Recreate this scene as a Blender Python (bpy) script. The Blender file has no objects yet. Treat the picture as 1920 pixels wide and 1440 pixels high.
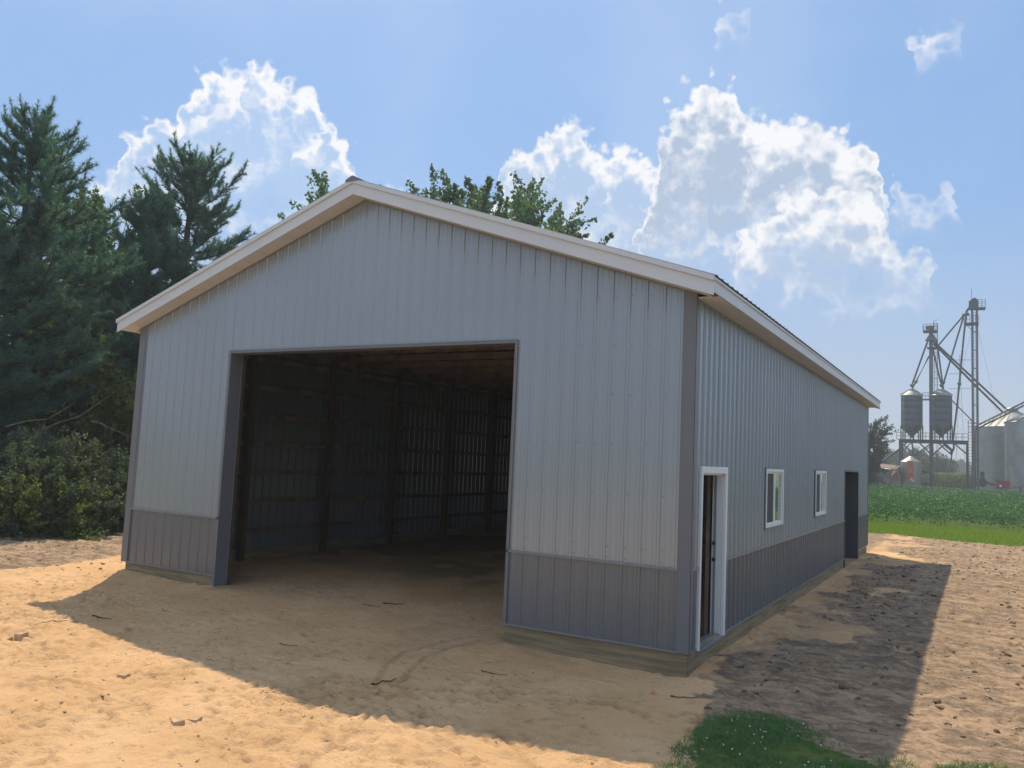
import bpy, math, random
import numpy as np
from mathutils import Matrix, Vector
sc = bpy.context.scene
R = math.radians
PI = math.pi
rng = np.random.default_rng(7)
random.seed(7)

# ---------------------------------------------------------------- camera
FPX = 1513.96
CAM = np.array([2.8981, -9.2604, 2.1508])
YAW, PITCH, ROLL = R(-30.1198), R(5.1144), R(2.5486)
fw = np.array([math.sin(YAW)*math.cos(PITCH), math.cos(YAW)*math.cos(PITCH), math.sin(PITCH)])
rt = np.array([math.cos(YAW), -math.sin(YAW), 0.0]); upv = np.cross(rt, fw)
cr = rt*math.cos(ROLL)+upv*math.sin(ROLL); cu = -rt*math.sin(ROLL)+upv*math.cos(ROLL)
cd = bpy.data.cameras.new('camera'); co = bpy.data.objects.new('camera', cd)
sc.collection.objects.link(co); sc.camera = co
cd.sensor_width = 36; cd.lens = FPX/1920*36; cd.clip_start = 0.1; cd.clip_end = 6000
co.matrix_world = Matrix(((cr[0], cu[0], -fw[0], CAM[0]), (cr[1], cu[1], -fw[1], CAM[1]), (cr[2], cu[2], -fw[2], CAM[2]), (0, 0, 0, 1)))

def ray(px, py):
    d = fw+cr*(px-960)/FPX-cu*(py-720)/FPX
    return d/np.linalg.norm(d)
def gnd(px, py, z=-0.2):                # where a surveyed picture point stands on the ground
    d = ray(px, py); return CAM+d*((z-CAM[2])/d[2])
def at(px, py, Y):                      # a surveyed picture point at the depth Y of the place
    d = ray(px, py); return CAM+d*((Y-CAM[1])/d[1])
def azel(px, py):
    d = ray(px, py); return math.degrees(math.atan2(d[0], d[1])), math.degrees(math.asin(d[2]))

# ---------------------------------------------------------------- light
SUNV = Vector((-0.43, 0.50, 1.0)).normalized()
sun_el = math.asin(SUNV.z); sun_az = math.atan2(SUNV.x, SUNV.y)
sl = bpy.data.lights.new('sun', 'SUN'); sl.energy = 5.0; sl.angle = R(0.6); sl.color = (1.0, 0.81, 0.57)
so = bpy.data.objects.new('sun', sl); sc.collection.objects.link(so)
so.rotation_euler = (-SUNV).to_track_quat('-Z', 'Y').to_euler()
sc.view_settings.view_transform = 'Standard'; sc.view_settings.look = 'None'
sc.view_settings.exposure = 0.12; sc.view_settings.gamma = 1.0; sc.view_settings.use_curve_mapping = False
sc.cycles.max_bounces = 8; sc.cycles.transparent_max_bounces = 12; sc.cycles.volume_bounces = 0; sc.cycles.sample_clamp_indirect = 3.0
sc.cycles.caustics_reflective = False; sc.cycles.caustics_refractive = False

W = bpy.data.worlds.new('World'); sc.world = W; W.use_nodes = True
wt = W.node_tree; wt.nodes.clear()
def N(t, typ, **kw):
    n = t.nodes.new(typ)
    for k, v in kw.items(): setattr(n, k, v)
    return n
def put(t, sock, v):
    if isinstance(v, bpy.types.NodeSocket): t.links.new(v, sock)
    elif v is not None: sock.default_value = v
def M(t, op, a, b=None, c=None, clamp=False):
    n = N(t, 'ShaderNodeMath', operation=op, use_clamp=clamp)
    put(t, n.inputs[0], a); put(t, n.inputs[1], b)
    if c is not None: put(t, n.inputs[2], c)
    return n.outputs[0]
def sstep(t, v, a, b, lo=0.0, hi=1.0):
    n = N(t, 'ShaderNodeMapRange', interpolation_type='SMOOTHSTEP')
    put(t, n.inputs[0], v); put(t, n.inputs[1], a); put(t, n.inputs[2], b); put(t, n.inputs[3], lo); put(t, n.inputs[4], hi)
    return n.outputs[0]
def mixc(t, f, a, b, blend='MIX'):
    n = N(t, 'ShaderNodeMix', data_type='RGBA', blend_type=blend)
    put(t, n.inputs[0], f); put(t, n.inputs[6], a); put(t, n.inputs[7], b)
    return n.outputs[2]
def noise(t, vec, scale, detail=4, rough=0.55, dist=0.0, col=False):
    n = N(t, 'ShaderNodeTexNoise'); put(t, n.inputs['Vector'], vec)
    n.inputs['Scale'].default_value = scale; n.inputs['Detail'].default_value = detail
    n.inputs['Roughness'].default_value = rough; n.inputs['Distortion'].default_value = dist
    return n.outputs['Color' if col else 'Fac']

sky = N(wt, 'ShaderNodeTexSky', sky_type='NISHITA'); sky.sun_disc = False
sky.sun_elevation = sun_el; sky.sun_rotation = sun_az
sky.air_density = 1.25; sky.dust_density = 1.2; sky.ozone_density = 3.0; sky.altitude = 200
SKYS = 0.12
tc = N(wt, 'ShaderNodeTexCoord'); sep = N(wt, 'ShaderNodeSeparateXYZ'); wt.links.new(tc.outputs['Generated'], sep.inputs[0])
dx, dy, dz = sep.outputs
az = M(wt, 'MULTIPLY', M(wt, 'ARCTAN2', dx, dy), 180/PI)
el = M(wt, 'MULTIPLY', M(wt, 'ARCSINE', dz), 180/PI)
base_dir = tc.outputs['Generated']
n1 = noise(wt, base_dir, 9, 2, 0.5, col=True); n2 = noise(wt, base_dir, 30, 5, 0.54, col=True)
def chan(c):
    s = N(wt, 'ShaderNodeSeparateColor'); wt.links.new(c, s.inputs[0]); return s.outputs
a1, b1, _c = chan(n1); a2, b2, c2 = chan(n2)
vor = N(wt, 'ShaderNodeTexVoronoi', feature='SMOOTH_F1'); wt.links.new(base_dir, vor.inputs['Vector'])
vor.inputs['Scale'].default_value = 52; vor.inputs['Smoothness'].default_value = 0.3
vor.inputs['Detail'].default_value = 1.5; vor.inputs['Roughness'].default_value = 0.5
puff = vor.outputs['Distance']
def cen(v, k): return M(wt, 'MULTIPLY', M(wt, 'SUBTRACT', v, 0.5), k)
azd = M(wt, 'ADD', az, M(wt, 'ADD', cen(a1, 2.0), cen(a2, 3.4)))
eld = M(wt, 'ADD', M(wt, 'ADD', el, M(wt, 'ADD', cen(b1, 1.6), cen(b2, 2.0))), cen(puff, 1.8))
AZ0, AZ1, ELM = -72.0, 10.0, 32.0
fx = M(wt, 'DIVIDE', M(wt, 'SUBTRACT', azd, AZ0), AZ1-AZ0)
def curve(pts):
    n = N(wt, 'ShaderNodeFloatCurve'); wt.links.new(fx, n.inputs['Value'])
    c = n.mapping.curves[0]
    P = sorted(((azel(x, y)[0]-AZ0)/(AZ1-AZ0), azel(x, y)[1]/ELM) for x, y in pts)
    x0, x1 = P[0][0], P[-1][0]
    P = [(0.0, P[0][1])] + P + [(1.0, P[-1][1])]
    while len(c.points) < len(P): c.points.new(0.5, 0.5)
    for p, (x, y) in zip(c.points, P): p.location = (min(max(x, 0), 1), max(y, 0)); p.handle_type = 'VECTOR'
    n.mapping.use_clip = False
    n.mapping.update()
    w = 0.5*(x1-x0); mid = 0.5*(x0+x1)                      # the outline falls away beyond both ends
    off = M(wt, 'MAXIMUM', M(wt, 'SUBTRACT', M(wt, 'ABSOLUTE', M(wt, 'SUBTRACT', fx, mid)), w), 0.0)
    return M(wt, 'SUBTRACT', M(wt, 'MULTIPLY', n.outputs[0], ELM), M(wt, 'MULTIPLY', off, 500.0))
sc_n = N(wt, 'ShaderNodeVectorMath', operation='SCALE'); wt.links.new(sky.outputs[0], sc_n.inputs[0]); sc_n.inputs['Scale'].default_value = SKYS
colr = sc_n.outputs[0]
# summer haze tone over the whole dome, the unseen zenith lifted to add ambient fill
colr = mixc(wt, 0.60, colr, (0.165, 0.365, 0.73, 1))
veil = sstep(wt, noise(wt, tc.outputs['Generated'], 2.3, 4, 0.5), 0.42, 0.72)
colr = mixc(wt, M(wt, 'MULTIPLY', veil, 0.28), colr, (0.62, 0.74, 0.90, 1))
# humid air whitens the sky towards the horizon
hz = sstep(wt, el, 19.0, -1.0)
colr = mixc(wt, M(wt, 'MULTIPLY', hz, 0.85), colr, (0.45, 0.53, 0.68, 1))
RIM = (0.90, 0.90, 0.93, 1)
INN = (0.42, 0.58, 0.83, 1)
tex = M(wt, 'ADD', cen(a2, 1.0), M(wt, 'MULTIPLY', cen(puff, 1.0), -0.7))
# billow relief: the same noise sampled a little towards the sun
off_ = N(wt, 'ShaderNodeVectorMath', operation='ADD'); wt.links.new(base_dir, off_.inputs[0])
off_.inputs[1].default_value = (SUNV.x*0.016-0.004, SUNV.y*0.004, 0.016)
rA = noise(wt, base_dir, 26, 6, 0.6); rB = noise(wt, off_.outputs[0], 26, 6, 0.6)
relief = M(wt, 'MULTIPLY', M(wt, 'SUBTRACT', rA, rB), 5.0)
wis = noise(wt, base_dir, 15, 5, 0.65)
def layer(colr, tops, depth, alpha, rimw=1.5, inner=INN, rim=RIM, edge=0.85, tx=2.8, off=0.0, rel=0.55):
    h = M(wt, 'SUBTRACT', curve(tops), eld)                 # degrees below the cloud's upper outline
    a = sstep(wt, h, 0.0, edge)
    eb = azel(tops[len(tops)//2][0], depth)[1]                 # soft, wispy base
    body = sstep(wt, M(wt, 'ADD', eld, cen(wis, 7.0)), eb-1.4, eb+3.4)
    a = M(wt, 'MULTIPLY', a, body)
    sh0 = sstep(wt, M(wt, 'ADD', h, M(wt, 'MULTIPLY', tex, tx)), off, off+rimw)
    sh1 = M(wt, 'SUBTRACT', sh0, M(wt, 'MULTIPLY', relief, rel), clamp=True)
    cc = mixc(wt, sh1, rim, inner)
    aa = M(wt, 'MULTIPLY', a, sstep(wt, sh1, 0.0, 1.0, 1.0, alpha))
    return mixc(wt, aa, colr, cc)
# scattered clouds outside the view, overhead cover thickened and whitened to raise ambient fill
gm = noise(wt, base_dir, 3.1, 6, 0.58)
ga = sstep(wt, gm, 0.46, 0.56)
win = M(wt, 'MULTIPLY', sstep(wt, az, -70.0, -76.0), 1.0)
win2 = sstep(wt, az, 6.0, 12.0)
win3 = sstep(wt, el, 32.0, 38.0)
inview = M(wt, 'MAXIMUM', M(wt, 'MAXIMUM', win, win2), win3)
ga = M(wt, 'MULTIPLY', M(wt, 'MULTIPLY', ga, inview), sstep(wt, el, 2.0, 12.0))
gs = mixc(wt, sstep(wt, gm, 0.60, 0.72), (1.0, 1.0, 1.0, 1), (0.70, 0.76, 0.86, 1))
colr = mixc(wt, M(wt, 'MULTIPLY', ga, 0.85), colr, gs)
# soft distant cloud banks
colr = layer(colr, [(150, 350), (210, 300), (260, 300), (330, 330), (400, 360), (470, 380), (560, 400), (660, 330), (740, 320), (820, 350), (900, 380)], 460, 0.45, 2.2, edge=1.2, inner=(0.44, 0.56, 0.76, 1), rim=(0.80, 0.84, 0.92, 1))
colr = layer(colr, [(1050, 420), (1100, 380), (1200, 370), (1300, 380), (1400, 420), (1460, 470), (1600, 520), (1700, 500), (1830, 560), (1900, 620)], 560, 0.45, 2.5, edge=1.4, inner=(0.44, 0.55, 0.74, 1), rim=(0.72, 0.77, 0.88, 1))
# the two big cumulus groups and the small ones
colr = layer(colr, [(235, 225), (270, 208), (300, 205), (340, 190), (352, 145), (375, 108), (400, 83), (425, 98), (447, 112), (462, 118), (476, 94), (500, 100), (525, 128), (555, 122), (585, 135), (603, 160), (612, 195), (634, 222), (655, 262), (668, 300)], 420, 0.86, 2.2)
colr = layer(colr, [(368, 205), (395, 180), (425, 160), (450, 130), (462, 122), (468, 190)], 240, 0.55, 2.0)
colr = layer(colr, [(560, 240), (590, 225), (625, 225), (655, 262), (664, 300)], 330, 0.65, 1.6)
colr = layer(colr, [(938, 290), (950, 262), (985, 250), (1030, 238), (1040, 205), (1062, 195), (1090, 222), (1112, 258), (1140, 250), (1165, 238), (1188, 244), (1210, 285), (1250, 300), (1300, 330), (1330, 360)], 450, 0.90, 3.0, inner=(0.42, 0.56, 0.78, 1))
colr = layer(colr, [(1238, 225), (1250, 175), (1282, 138), (1325, 122), (1372, 128), (1384, 165), (1402, 200), (1425, 185), (1440, 210), (1475, 205), (1530, 195), (1556, 205), (1578, 238), (1620, 240), (1640, 270)], 440, 0.96, 3.6, inner=(0.40, 0.50, 0.66, 1))
colr = layer(colr, [(1410, 262), (1450, 225), (1480, 208), (1525, 205), (1560, 210), (1590, 240), (1628, 248), (1640, 290)], 300, 0.9, 3.4, inner=(0.48, 0.57, 0.72, 1))
colr = layer(colr, [(1380, 400), (1420, 400), (1450, 365), (1490, 345), (1530, 335), (1580, 320), (1630, 350), (1660, 420), (1700, 455), (1735, 450)], 520, 0.88, 3.6, inner=(0.46, 0.56, 0.72, 1))
colr = layer(colr, [(1672, 318), (1695, 335), (1715, 352), (1745, 345), (1765, 330), (1782, 335)], 390, 0.72, 2.0, inner=(0.55, 0.64, 0.78, 1))
colr = layer(colr, [(1712, 55), (1735, 35), (1765, 22), (1790, 30)], 88, 0.7, 2.4, inner=(0.55, 0.65, 0.82, 1))
colr = layer(colr, [(1345, -8), (1375, -14), (1400, -6)], 20, 0.7, 2.4, inner=(0.6, 0.68, 0.82, 1))
bg = N(wt, 'ShaderNodeBackground'); wt.links.new(colr, bg.inputs[0]); bg.inputs[1].default_value = 1.0
wo = N(wt, 'ShaderNodeOutputWorld'); wt.links.new(bg.outputs[0], wo.inputs[0])
W.cycles.sampling_method = 'MANUAL'; W.cycles.sample_map_resolution = 256

# ---------------------------------------------------------------- helpers
COL = sc.collection
WL = {}                                   # world location of empties
def props(o, label=None, cat=None, group=None, kind=None):
    if label: o['label'] = label
    if cat: o['category'] = cat
    if group: o['group'] = group
    if kind: o['kind'] = kind
    return o
def thing(name, loc, label, cat, group=None):
    o = bpy.data.objects.new(name, None); COL.objects.link(o)
    o.location = loc; o.empty_display_size = 0.2
    props(o, label, cat, group); WL[o.name] = np.array(loc, float)
    return o
def mesh_np(name, V, F, mat, parent=None, smooth=False, attrs=None, matidx=None):
    V = np.asarray(V, np.float32)
    org = np.zeros(3)
    if parent is not None: org = WL[parent.name]
    me = bpy.data.meshes.new(name)
    me.vertices.add(len(V)); me.vertices.foreach_set('co', (V-org).astype(np.float32).ravel())
    if isinstance(F, np.ndarray):
        k = F.shape[1]; me.loops.add(F.size); me.loops.foreach_set('vertex_index', F.astype(np.int32).ravel())
        me.polygons.add(len(F)); me.polygons.foreach_set('loop_start', (np.arange(len(F))*k).astype(np.int32))
    else:
        tot = sum(len(f) for f in F); me.loops.add(tot)
        me.loops.foreach_set('vertex_index', np.fromiter((i for f in F for i in f), np.int32, tot))
        me.polygons.add(len(F)); st = np.cumsum([0]+[len(f) for f in F[:-1]])
        me.polygons.foreach_set('loop_start', st.astype(np.int32))
    me.update(calc_edges=True)
    me.polygons.foreach_set('use_smooth', np.full(len(me.polygons), bool(smooth)))
    if attrs:
        for an, (typ, arr) in attrs.items():
            at_ = me.attributes.new(an, typ, 'POINT')
            at_.data.foreach_set('color' if typ == 'FLOAT_COLOR' else 'value', np.asarray(arr, np.float32).ravel())
    for m in (mat if isinstance(mat, list) else [mat]): me.materials.append(m)
    if matidx is not None: me.polygons.foreach_set('material_index', np.asarray(matidx, np.int32))
    o = bpy.data.objects.new(name, me); COL.objects.link(o)
    if parent is not None: o.parent = parent; WL[o.name] = WL[parent.name]
    else: WL[o.name] = np.zeros(3)
    return o
class MB:
    def __init__(s): s.v = []; s.f = []
    def add(s, V, F):
        b = len(s.v); s.v += [tuple(map(float, v)) for v in V]; s.f += [tuple(i+b for i in f) for f in F]; return s
    def box(s, x0, y0, z0, x1, y1, z1):
        x0, x1 = sorted((x0, x1)); y0, y1 = sorted((y0, y1)); z0, z1 = sorted((z0, z1))
        return s.add([(x0, y0, z0), (x1, y0, z0), (x1, y1, z0), (x0, y1, z0), (x0, y0, z1), (x1, y0, z1), (x1, y1, z1), (x0, y1, z1)],
                     [(0, 3, 2, 1), (4, 5, 6, 7), (0, 1, 5, 4), (1, 2, 6, 5), (2, 3, 7, 6), (3, 0, 4, 7)])
    def beam(s, p, q, w, h, up=(0, 0, 1)):
        p = np.array(p, float); q = np.array(q, float); d = q-p; d /= np.linalg.norm(d)
        u = np.array(up, float)
        if abs(d@u) > 0.98: u = np.array((0, 1.0, 0))
        a = np.cross(d, u); a /= np.linalg.norm(a); b = np.cross(a, d)
        a *= w/2; b *= h/2
        V = [p-a-b, p+a-b, p+a+b, p-a+b, q-a-b, q+a-b, q+a+b, q-a+b]
        return s.add(V, [(3, 2, 1, 0), (4, 5, 6, 7), (0, 1, 5, 4), (1, 2, 6, 5), (2, 3, 7, 6), (3, 0, 4, 7)])
    def tube(s, pts, rad, n=6, cap=True):
        pts = [np.array(p, float) for p in pts]
        if not hasattr(rad, '__len__'): rad = [rad]*len(pts)
        V = []; F = []
        for i, p in enumerate(pts):
            d = pts[min(i+1, len(pts)-1)]-pts[max(i-1, 0)]; d /= (np.linalg.norm(d)+1e-9)
            u = np.array((0, 0, 1.0)) if abs(d[2]) < 0.9 else np.array((1.0, 0, 0))
            a = np.cross(d, u); a /= np.linalg.norm(a); b = np.cross(d, a)
            for k in range(n):
                t = 2*PI*k/n; V.append(p+rad[i]*(math.cos(t)*a+math.sin(t)*b))
        for i in range(len(pts)-1):
            for k in range(n): F.append((i*n+k, i*n+(k+1) % n, (i+1)*n+(k+1) % n, (i+1)*n+k))
        if cap: F.append(tuple(range(n))[::-1]); F.append(tuple((len(pts)-1)*n+k for k in range(n)))
        return s.add(V, F)
    def lathe(s, c, prof, n=32, cap=True):
        V = []; F = []
        for (r, z) in prof:
            for k in range(n):
                t = 2*PI*k/n; V.append((c[0]+r*math.cos(t), c[1]+r*math.sin(t), z))
        for i in range(len(prof)-1):
            for k in range(n): F.append((i*n+k, i*n+(k+1) % n, (i+1)*n+(k+1) % n, (i+1)*n+k))
        if cap: F.append(tuple(range(n))[::-1]); F.append(tuple((len(prof)-1)*n+k for k in range(n)))
        return s.add(V, F)
    def prism(s, poly, a, b, axis=1):      # poly in the plane across the axis, from a to b
        n = len(poly)
        def P(p, t):
            return {0: (t, p[0], p[1]), 1: (p[0], t, p[1]), 2: (p[0], p[1], t)}[axis]
        V = [P(p, a) for p in poly]+[P(p, b) for p in poly]
        F = [tuple(range(n)), tuple(range(n, 2*n))[::-1]]+[((i+1) % n, i, n+i, n+(i+1) % n) for i in range(n)]
        return s.add(V, F)
    def build(s, name, mat, parent=None, smooth=False, bevel=0.0):
        o = mesh_np(name, s.v, s.f, mat, parent, smooth)
        if bevel:
            m = o.modifiers.new('bevel', 'BEVEL'); m.width = bevel; m.segments = 2; m.limit_method = 'ANGLE'
        return o

def pmat(name, col, rough=0.6, metal=0.0, var=0.12, vscale=3.0, bump=0.0, bscale=30.0, spec=0.5, col2=None, streak=None, rvar=0.16, det=5):
    m = bpy.data.materials.new(name); m.use_nodes = True; t = m.node_tree
    b = t.nodes['Principled BSDF']
    co_ = N(t, 'ShaderNodeTexCoord').outputs['Object']
    v = co_
    if streak:
        mp = N(t, 'ShaderNodeMapping'); t.links.new(co_, mp.inputs[0]); mp.inputs['Scale'].default_value = streak; v = mp.outputs[0]
    f = noise(t, v, vscale, det, 0.6)
    f = sstep(t, f, 0.3, 0.7)
    c1 = tuple(x*(1-var) for x in col)+(1,); cc = (tuple(min(1, x*(1+var)) for x in col) if col2 is None else col2)+(1,)
    t.links.new(mixc(t, f, c1, cc), b.inputs['Base Color'])
    b.inputs['Roughness'].default_value = rough; b.inputs['Metallic'].default_value = metal
    b.inputs['Specular IOR Level'].default_value = spec
    if rvar > 0.05:
        rr = M(t, 'ADD', M(t, 'MULTIPLY', noise(t, co_, vscale*2.3, 3), rvar), rough-rvar/2); t.links.new(rr, b.inputs['Roughness'])
    if bump:
        bn = N(t, 'ShaderNodeBump'); bn.inputs['Strength'].default_value = bump; bn.inputs['Distance'].default_value = 0.02
        t.links.new(noise(t, v, bscale, 4, 0.6), bn.inputs['Height']); t.links.new(bn.outputs[0], b.inputs['Normal'])
    return m
MAT = {}
MAT['steel_light'] = pmat('light grey painted steel', (0.268, 0.322, 0.378), 0.27, 0.28, 0.02, 0.6, 0.0, 5.0, 1.0, rvar=0.03, det=0)
MAT['steel_dark'] = pmat('charcoal painted steel', (0.128, 0.147, 0.168), 0.32, 0.1, 0.03, 0.6, 0.0, 5.0, 0.9, rvar=0.03, det=0)
MAT['trim_dark'] = pmat('charcoal trim', (0.140, 0.157, 0.184), 0.42, 0.0, 0.05, 1.5, 0, 5, 0.55)
MAT['jamb_dark'] = pmat('dark slate jamb steel', (0.055, 0.065, 0.078), 0.45, 0, 0.05)
MAT['roof'] = pmat('grey roof steel', (0.17, 0.19, 0.20), 0.40, 0.0, 0.05, 1.2, 0, 5, 0.6)
MAT['white'] = pmat('white painted aluminium', (0.56, 0.62, 0.70), 0.45, 0.0, 0.03, 1.5)
MAT['soffit'] = pmat('white vented soffit', (0.60, 0.63, 0.68), 0.5, 0.0, 0.03, 2.0)
MAT['vinyl'] = pmat('white vinyl', (0.70, 0.74, 0.78), 0.4, 0.0, 0.02, 2.0)
MAT['treated'] = pmat('green treated lumber', (0.25, 0.21, 0.135), 0.8, 0.0, 0.28, 2.2, 0.5, 14.0, 0.2, streak=(0.6, 0.6, 9.0))
MAT['lumber'] = pmat('spruce lumber', (0.19, 0.145, 0.11), 0.8, 0.0, 0.25, 3.0, 0.3, 14.0, 0.2)
MAT['post'] = pmat('dark laminated post', (0.11, 0.085, 0.05), 0.85, 0.0, 0.25, 3.0, 0.3, 14.0, 0.2, streak=(6, 6, 0.6))
MAT['screw'] = pmat('screw head', (0.10, 0.10, 0.11), 0.5, 0.4)
MAT['galv'] = pmat('galvanised bin steel', (0.30, 0.33, 0.35), 0.45, 0.55, 0.18, 0.35, 0, 5, 0.5)
MAT['galv_dark'] = pmat('weathered galvanised steel', (0.10, 0.12, 0.14), 0.5, 0.35, 0.25, 0.4)
MAT['binblue'] = pmat('dull blue grey hopper steel', (0.03, 0.06, 0.09), 0.5, 0.2, 0.15, 0.4)
MAT['frame'] = pmat('dark structural steel', (0.055, 0.055, 0.065), 0.6, 0.2, 0.2, 0.6)
MAT['reddoor'] = pmat('faded orange red door', (0.42, 0.11, 0.05), 0.7, 0.0, 0.2, 1.5)
MAT['redpaint'] = pmat('dark red wagon paint', (0.24, 0.018, 0.028), 0.5, 0.0, 0.2, 1.5)
MAT['rubber'] = pmat('black rubber', (0.02, 0.02, 0.02), 0.8)
MAT['green_paint'] = pmat('dark green machine paint', (0.012, 0.035, 0.022), 0.4)
MAT['barnwood'] = pmat('weathered grey boards', (0.12, 0.12, 0.115), 0.85, 0, 0.35, 1.2, streak=(3, 3, 0.4))
MAT['oldroof'] = pmat('rusty brown roofing', (0.20, 0.13, 0.10), 0.8, 0, 0.3, 1.0)
MAT['whitehouse'] = pmat('white siding', (0.75, 0.75, 0.74), 0.7)
MAT['yellowwood'] = pmat('pale split wood', (0.55, 0.42, 0.26), 0.8)
MAT['concrete'] = pmat('pale gravel', (0.50, 0.47, 0.41), 0.9, 0, 0.2, 1.0)
MAT['bark_pine'] = pmat('grey brown pine bark', (0.085, 0.065, 0.05), 0.9, 0, 0.35, 6.0, 0.8, 12.0, 0.1, streak=(2, 2, 0.6))
MAT['bark'] = pmat('grey bark', (0.11, 0.10, 0.085), 0.9, 0, 0.35, 6.0, 0.7, 12.0, 0.1, streak=(2, 2, 0.6))
MAT['deadwood'] = pmat('pale dead twig', (0.20, 0.18, 0.155), 0.9, 0, 0.3, 6.0)
MAT['twig'] = pmat('dark twig', (0.055, 0.035, 0.02), 0.9, 0, 0.3, 20.0)
MAT['brick'] = pmat('pink brick', (0.50, 0.20, 0.14), 0.9, 0, 0.25, 30.0)
MAT['handle'] = pmat('dark bronze metal', (0.06, 0.05, 0.045), 0.35, 0.8)
MAT['pole'] = pmat('grey brown pole', (0.16, 0.13, 0.10), 0.9, 0, 0.2)
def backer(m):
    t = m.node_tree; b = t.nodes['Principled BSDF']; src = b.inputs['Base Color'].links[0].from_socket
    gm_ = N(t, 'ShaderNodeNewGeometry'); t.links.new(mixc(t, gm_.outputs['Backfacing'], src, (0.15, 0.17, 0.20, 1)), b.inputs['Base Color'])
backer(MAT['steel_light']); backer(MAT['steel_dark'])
def glass_mat():
    m = bpy.data.materials.new('window glass'); m.use_nodes = True; t = m.node_tree; t.nodes.clear()
    g = N(t, 'ShaderNodeBsdfGlossy'); g.inputs['Roughness'].default_value = 0.01; g.inputs['Color'].default_value = (0.95, 1, 0.98, 1)
    tr = N(t, 'ShaderNodeBsdfTransparent'); tr.inputs[0].default_value = (0.30, 0.34, 0.34, 1)
    fr = N(t, 'ShaderNodeFresnel'); fr.inputs[0].default_value = 1.75
    mx = N(t, 'ShaderNodeMixShader'); t.links.new(M(t, 'MULTIPLY', fr.outputs[0], 2.2, clamp=True), mx.inputs[0])
    t.links.new(tr.outputs[0], mx.inputs[1]); t.links.new(g.outputs[0], mx.inputs[2])
    t.links.new(mx.outputs[0], N(t, 'ShaderNodeOutputMaterial').inputs[0]); return m
MAT['glass'] = glass_mat()
MAT['screen'] = pmat('insect screen', (0.045, 0.05, 0.06), 0.7)
def leaf_mat(name, c1, c2, trans=0.35, rough=0.55):
    m = bpy.data.materials.new(name); m.use_nodes = True; t = m.node_tree; t.nodes.clear()
    at_ = N(t, 'ShaderNodeAttribute', attribute_name='tint')
    c = mixc(t, at_.outputs['Fac'], c1+(1,), c2+(1,))
    p = N(t, 'ShaderNodeBsdfPrincipled'); t.links.new(c, p.inputs['Base Color']); p.inputs['Roughness'].default_value = rough
    p.inputs['Specular IOR Level'].default_value = 0.35
    tl = N(t, 'ShaderNodeBsdfTranslucent')
    t.links.new(mixc(t, 1.0, c, (1.25, 1.35, 0.6, 1), 'MULTIPLY'), tl.inputs[0])
    mx = N(t, 'ShaderNodeMixShader'); mx.inputs[0].default_value = trans
    t.links.new(p.outputs[0], mx.inputs[1]); t.links.new(tl.outputs[0], mx.inputs[2])
    t.links.new(mx.outputs[0], N(t, 'ShaderNodeOutputMaterial').inputs[0]); return m
MAT['needle'] = leaf_mat('pine needles', (0.055, 0.14, 0.135), (0.10, 0.22, 0.19), 0.28)
MAT['leaf'] = leaf_mat('maple leaves', (0.06, 0.13, 0.085), (0.115, 0.20, 0.11), 0.35)
MAT['leaf_dull'] = leaf_mat('dull bush leaves', (0.06, 0.10, 0.065), (0.12, 0.155, 0.09), 0.25, 0.75)
MAT['leaf_yellow'] = leaf_mat('yellow green leaves', (0.075, 0.12, 0.035), (0.16, 0.20, 0.06), 0.4)
MAT['leaf_far'] = leaf_mat('far tree leaves', (0.035, 0.06, 0.035), (0.06, 0.09, 0.045), 0.2)
MAT['bean'] = leaf_mat('bean leaves', (0.045, 0.13, 0.045), (0.10, 0.22, 0.09), 0.2, 0.7)
MAT['corn'] = leaf_mat('corn leaves', (0.06, 0.11, 0.03), (0.13, 0.17, 0.05), 0.3)
MAT['tassel'] = leaf_mat('corn tassels', (0.20, 0.17, 0.08), (0.27, 0.23, 0.11), 0.3)
MAT['grass'] = leaf_mat('grass blades', (0.085, 0.19, 0.07), (0.17, 0.27, 0.10), 0.3)
MAT['grass_bright'] = leaf_mat('mown grass blades', (0.14, 0.24, 0.022), (0.24, 0.34, 0.05), 0.35)
MAT['straw'] = leaf_mat('dry straw', (0.26, 0.19, 0.12), (0.46, 0.36, 0.23), 0.1, 0.8)
MAT['clover'] = pmat('white clover heads', (0.7, 0.7, 0.62), 0.8)
MAT['clod'] = pmat('soil clods', (0.17, 0.125, 0.09), 0.95, 0, 0.4, 8.0, 0.6, 40.0, 0.1)
MAT['sandclod'] = pmat('sand clods', (0.50, 0.36, 0.22), 0.95, 0, 0.2, 8.0, 0.6, 60.0, 0.1)

# numpy value noise
def vnoise(x, y, seed=0):
    xi = np.floor(x).astype(np.int64); yi = np.floor(y).astype(np.int64); xf = x-xi; yf = y-yi
    u = xf*xf*xf*(xf*(xf*6-15)+10); v = yf*yf*yf*(yf*(yf*6-15)+10)
    def h(a, b):
        n = (a*374761393+b*668265263+seed*974634777) & 0xffffffff
        n = ((n ^ (n >> 13))*1274126177) & 0xffffffff; n = n ^ (n >> 16)
        return (n & 0xffff)/65535.0
    return (h(xi, yi)*(1-u)+h(xi+1, yi)*u)*(1-v)+(h(xi, yi+1)*(1-u)+h(xi+1, yi+1)*u)*v
def fbm(x, y, sc_, octv=4, seed=0, gain=0.5):
    s = 0; a = 1; tot = 0
    for i in range(octv):
        s = s+a*vnoise(x*sc_+17.3*i, y*sc_-9.1*i, seed+i); tot += a; a *= gain; sc_ *= 2.03
    return s/tot-0.5
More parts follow.
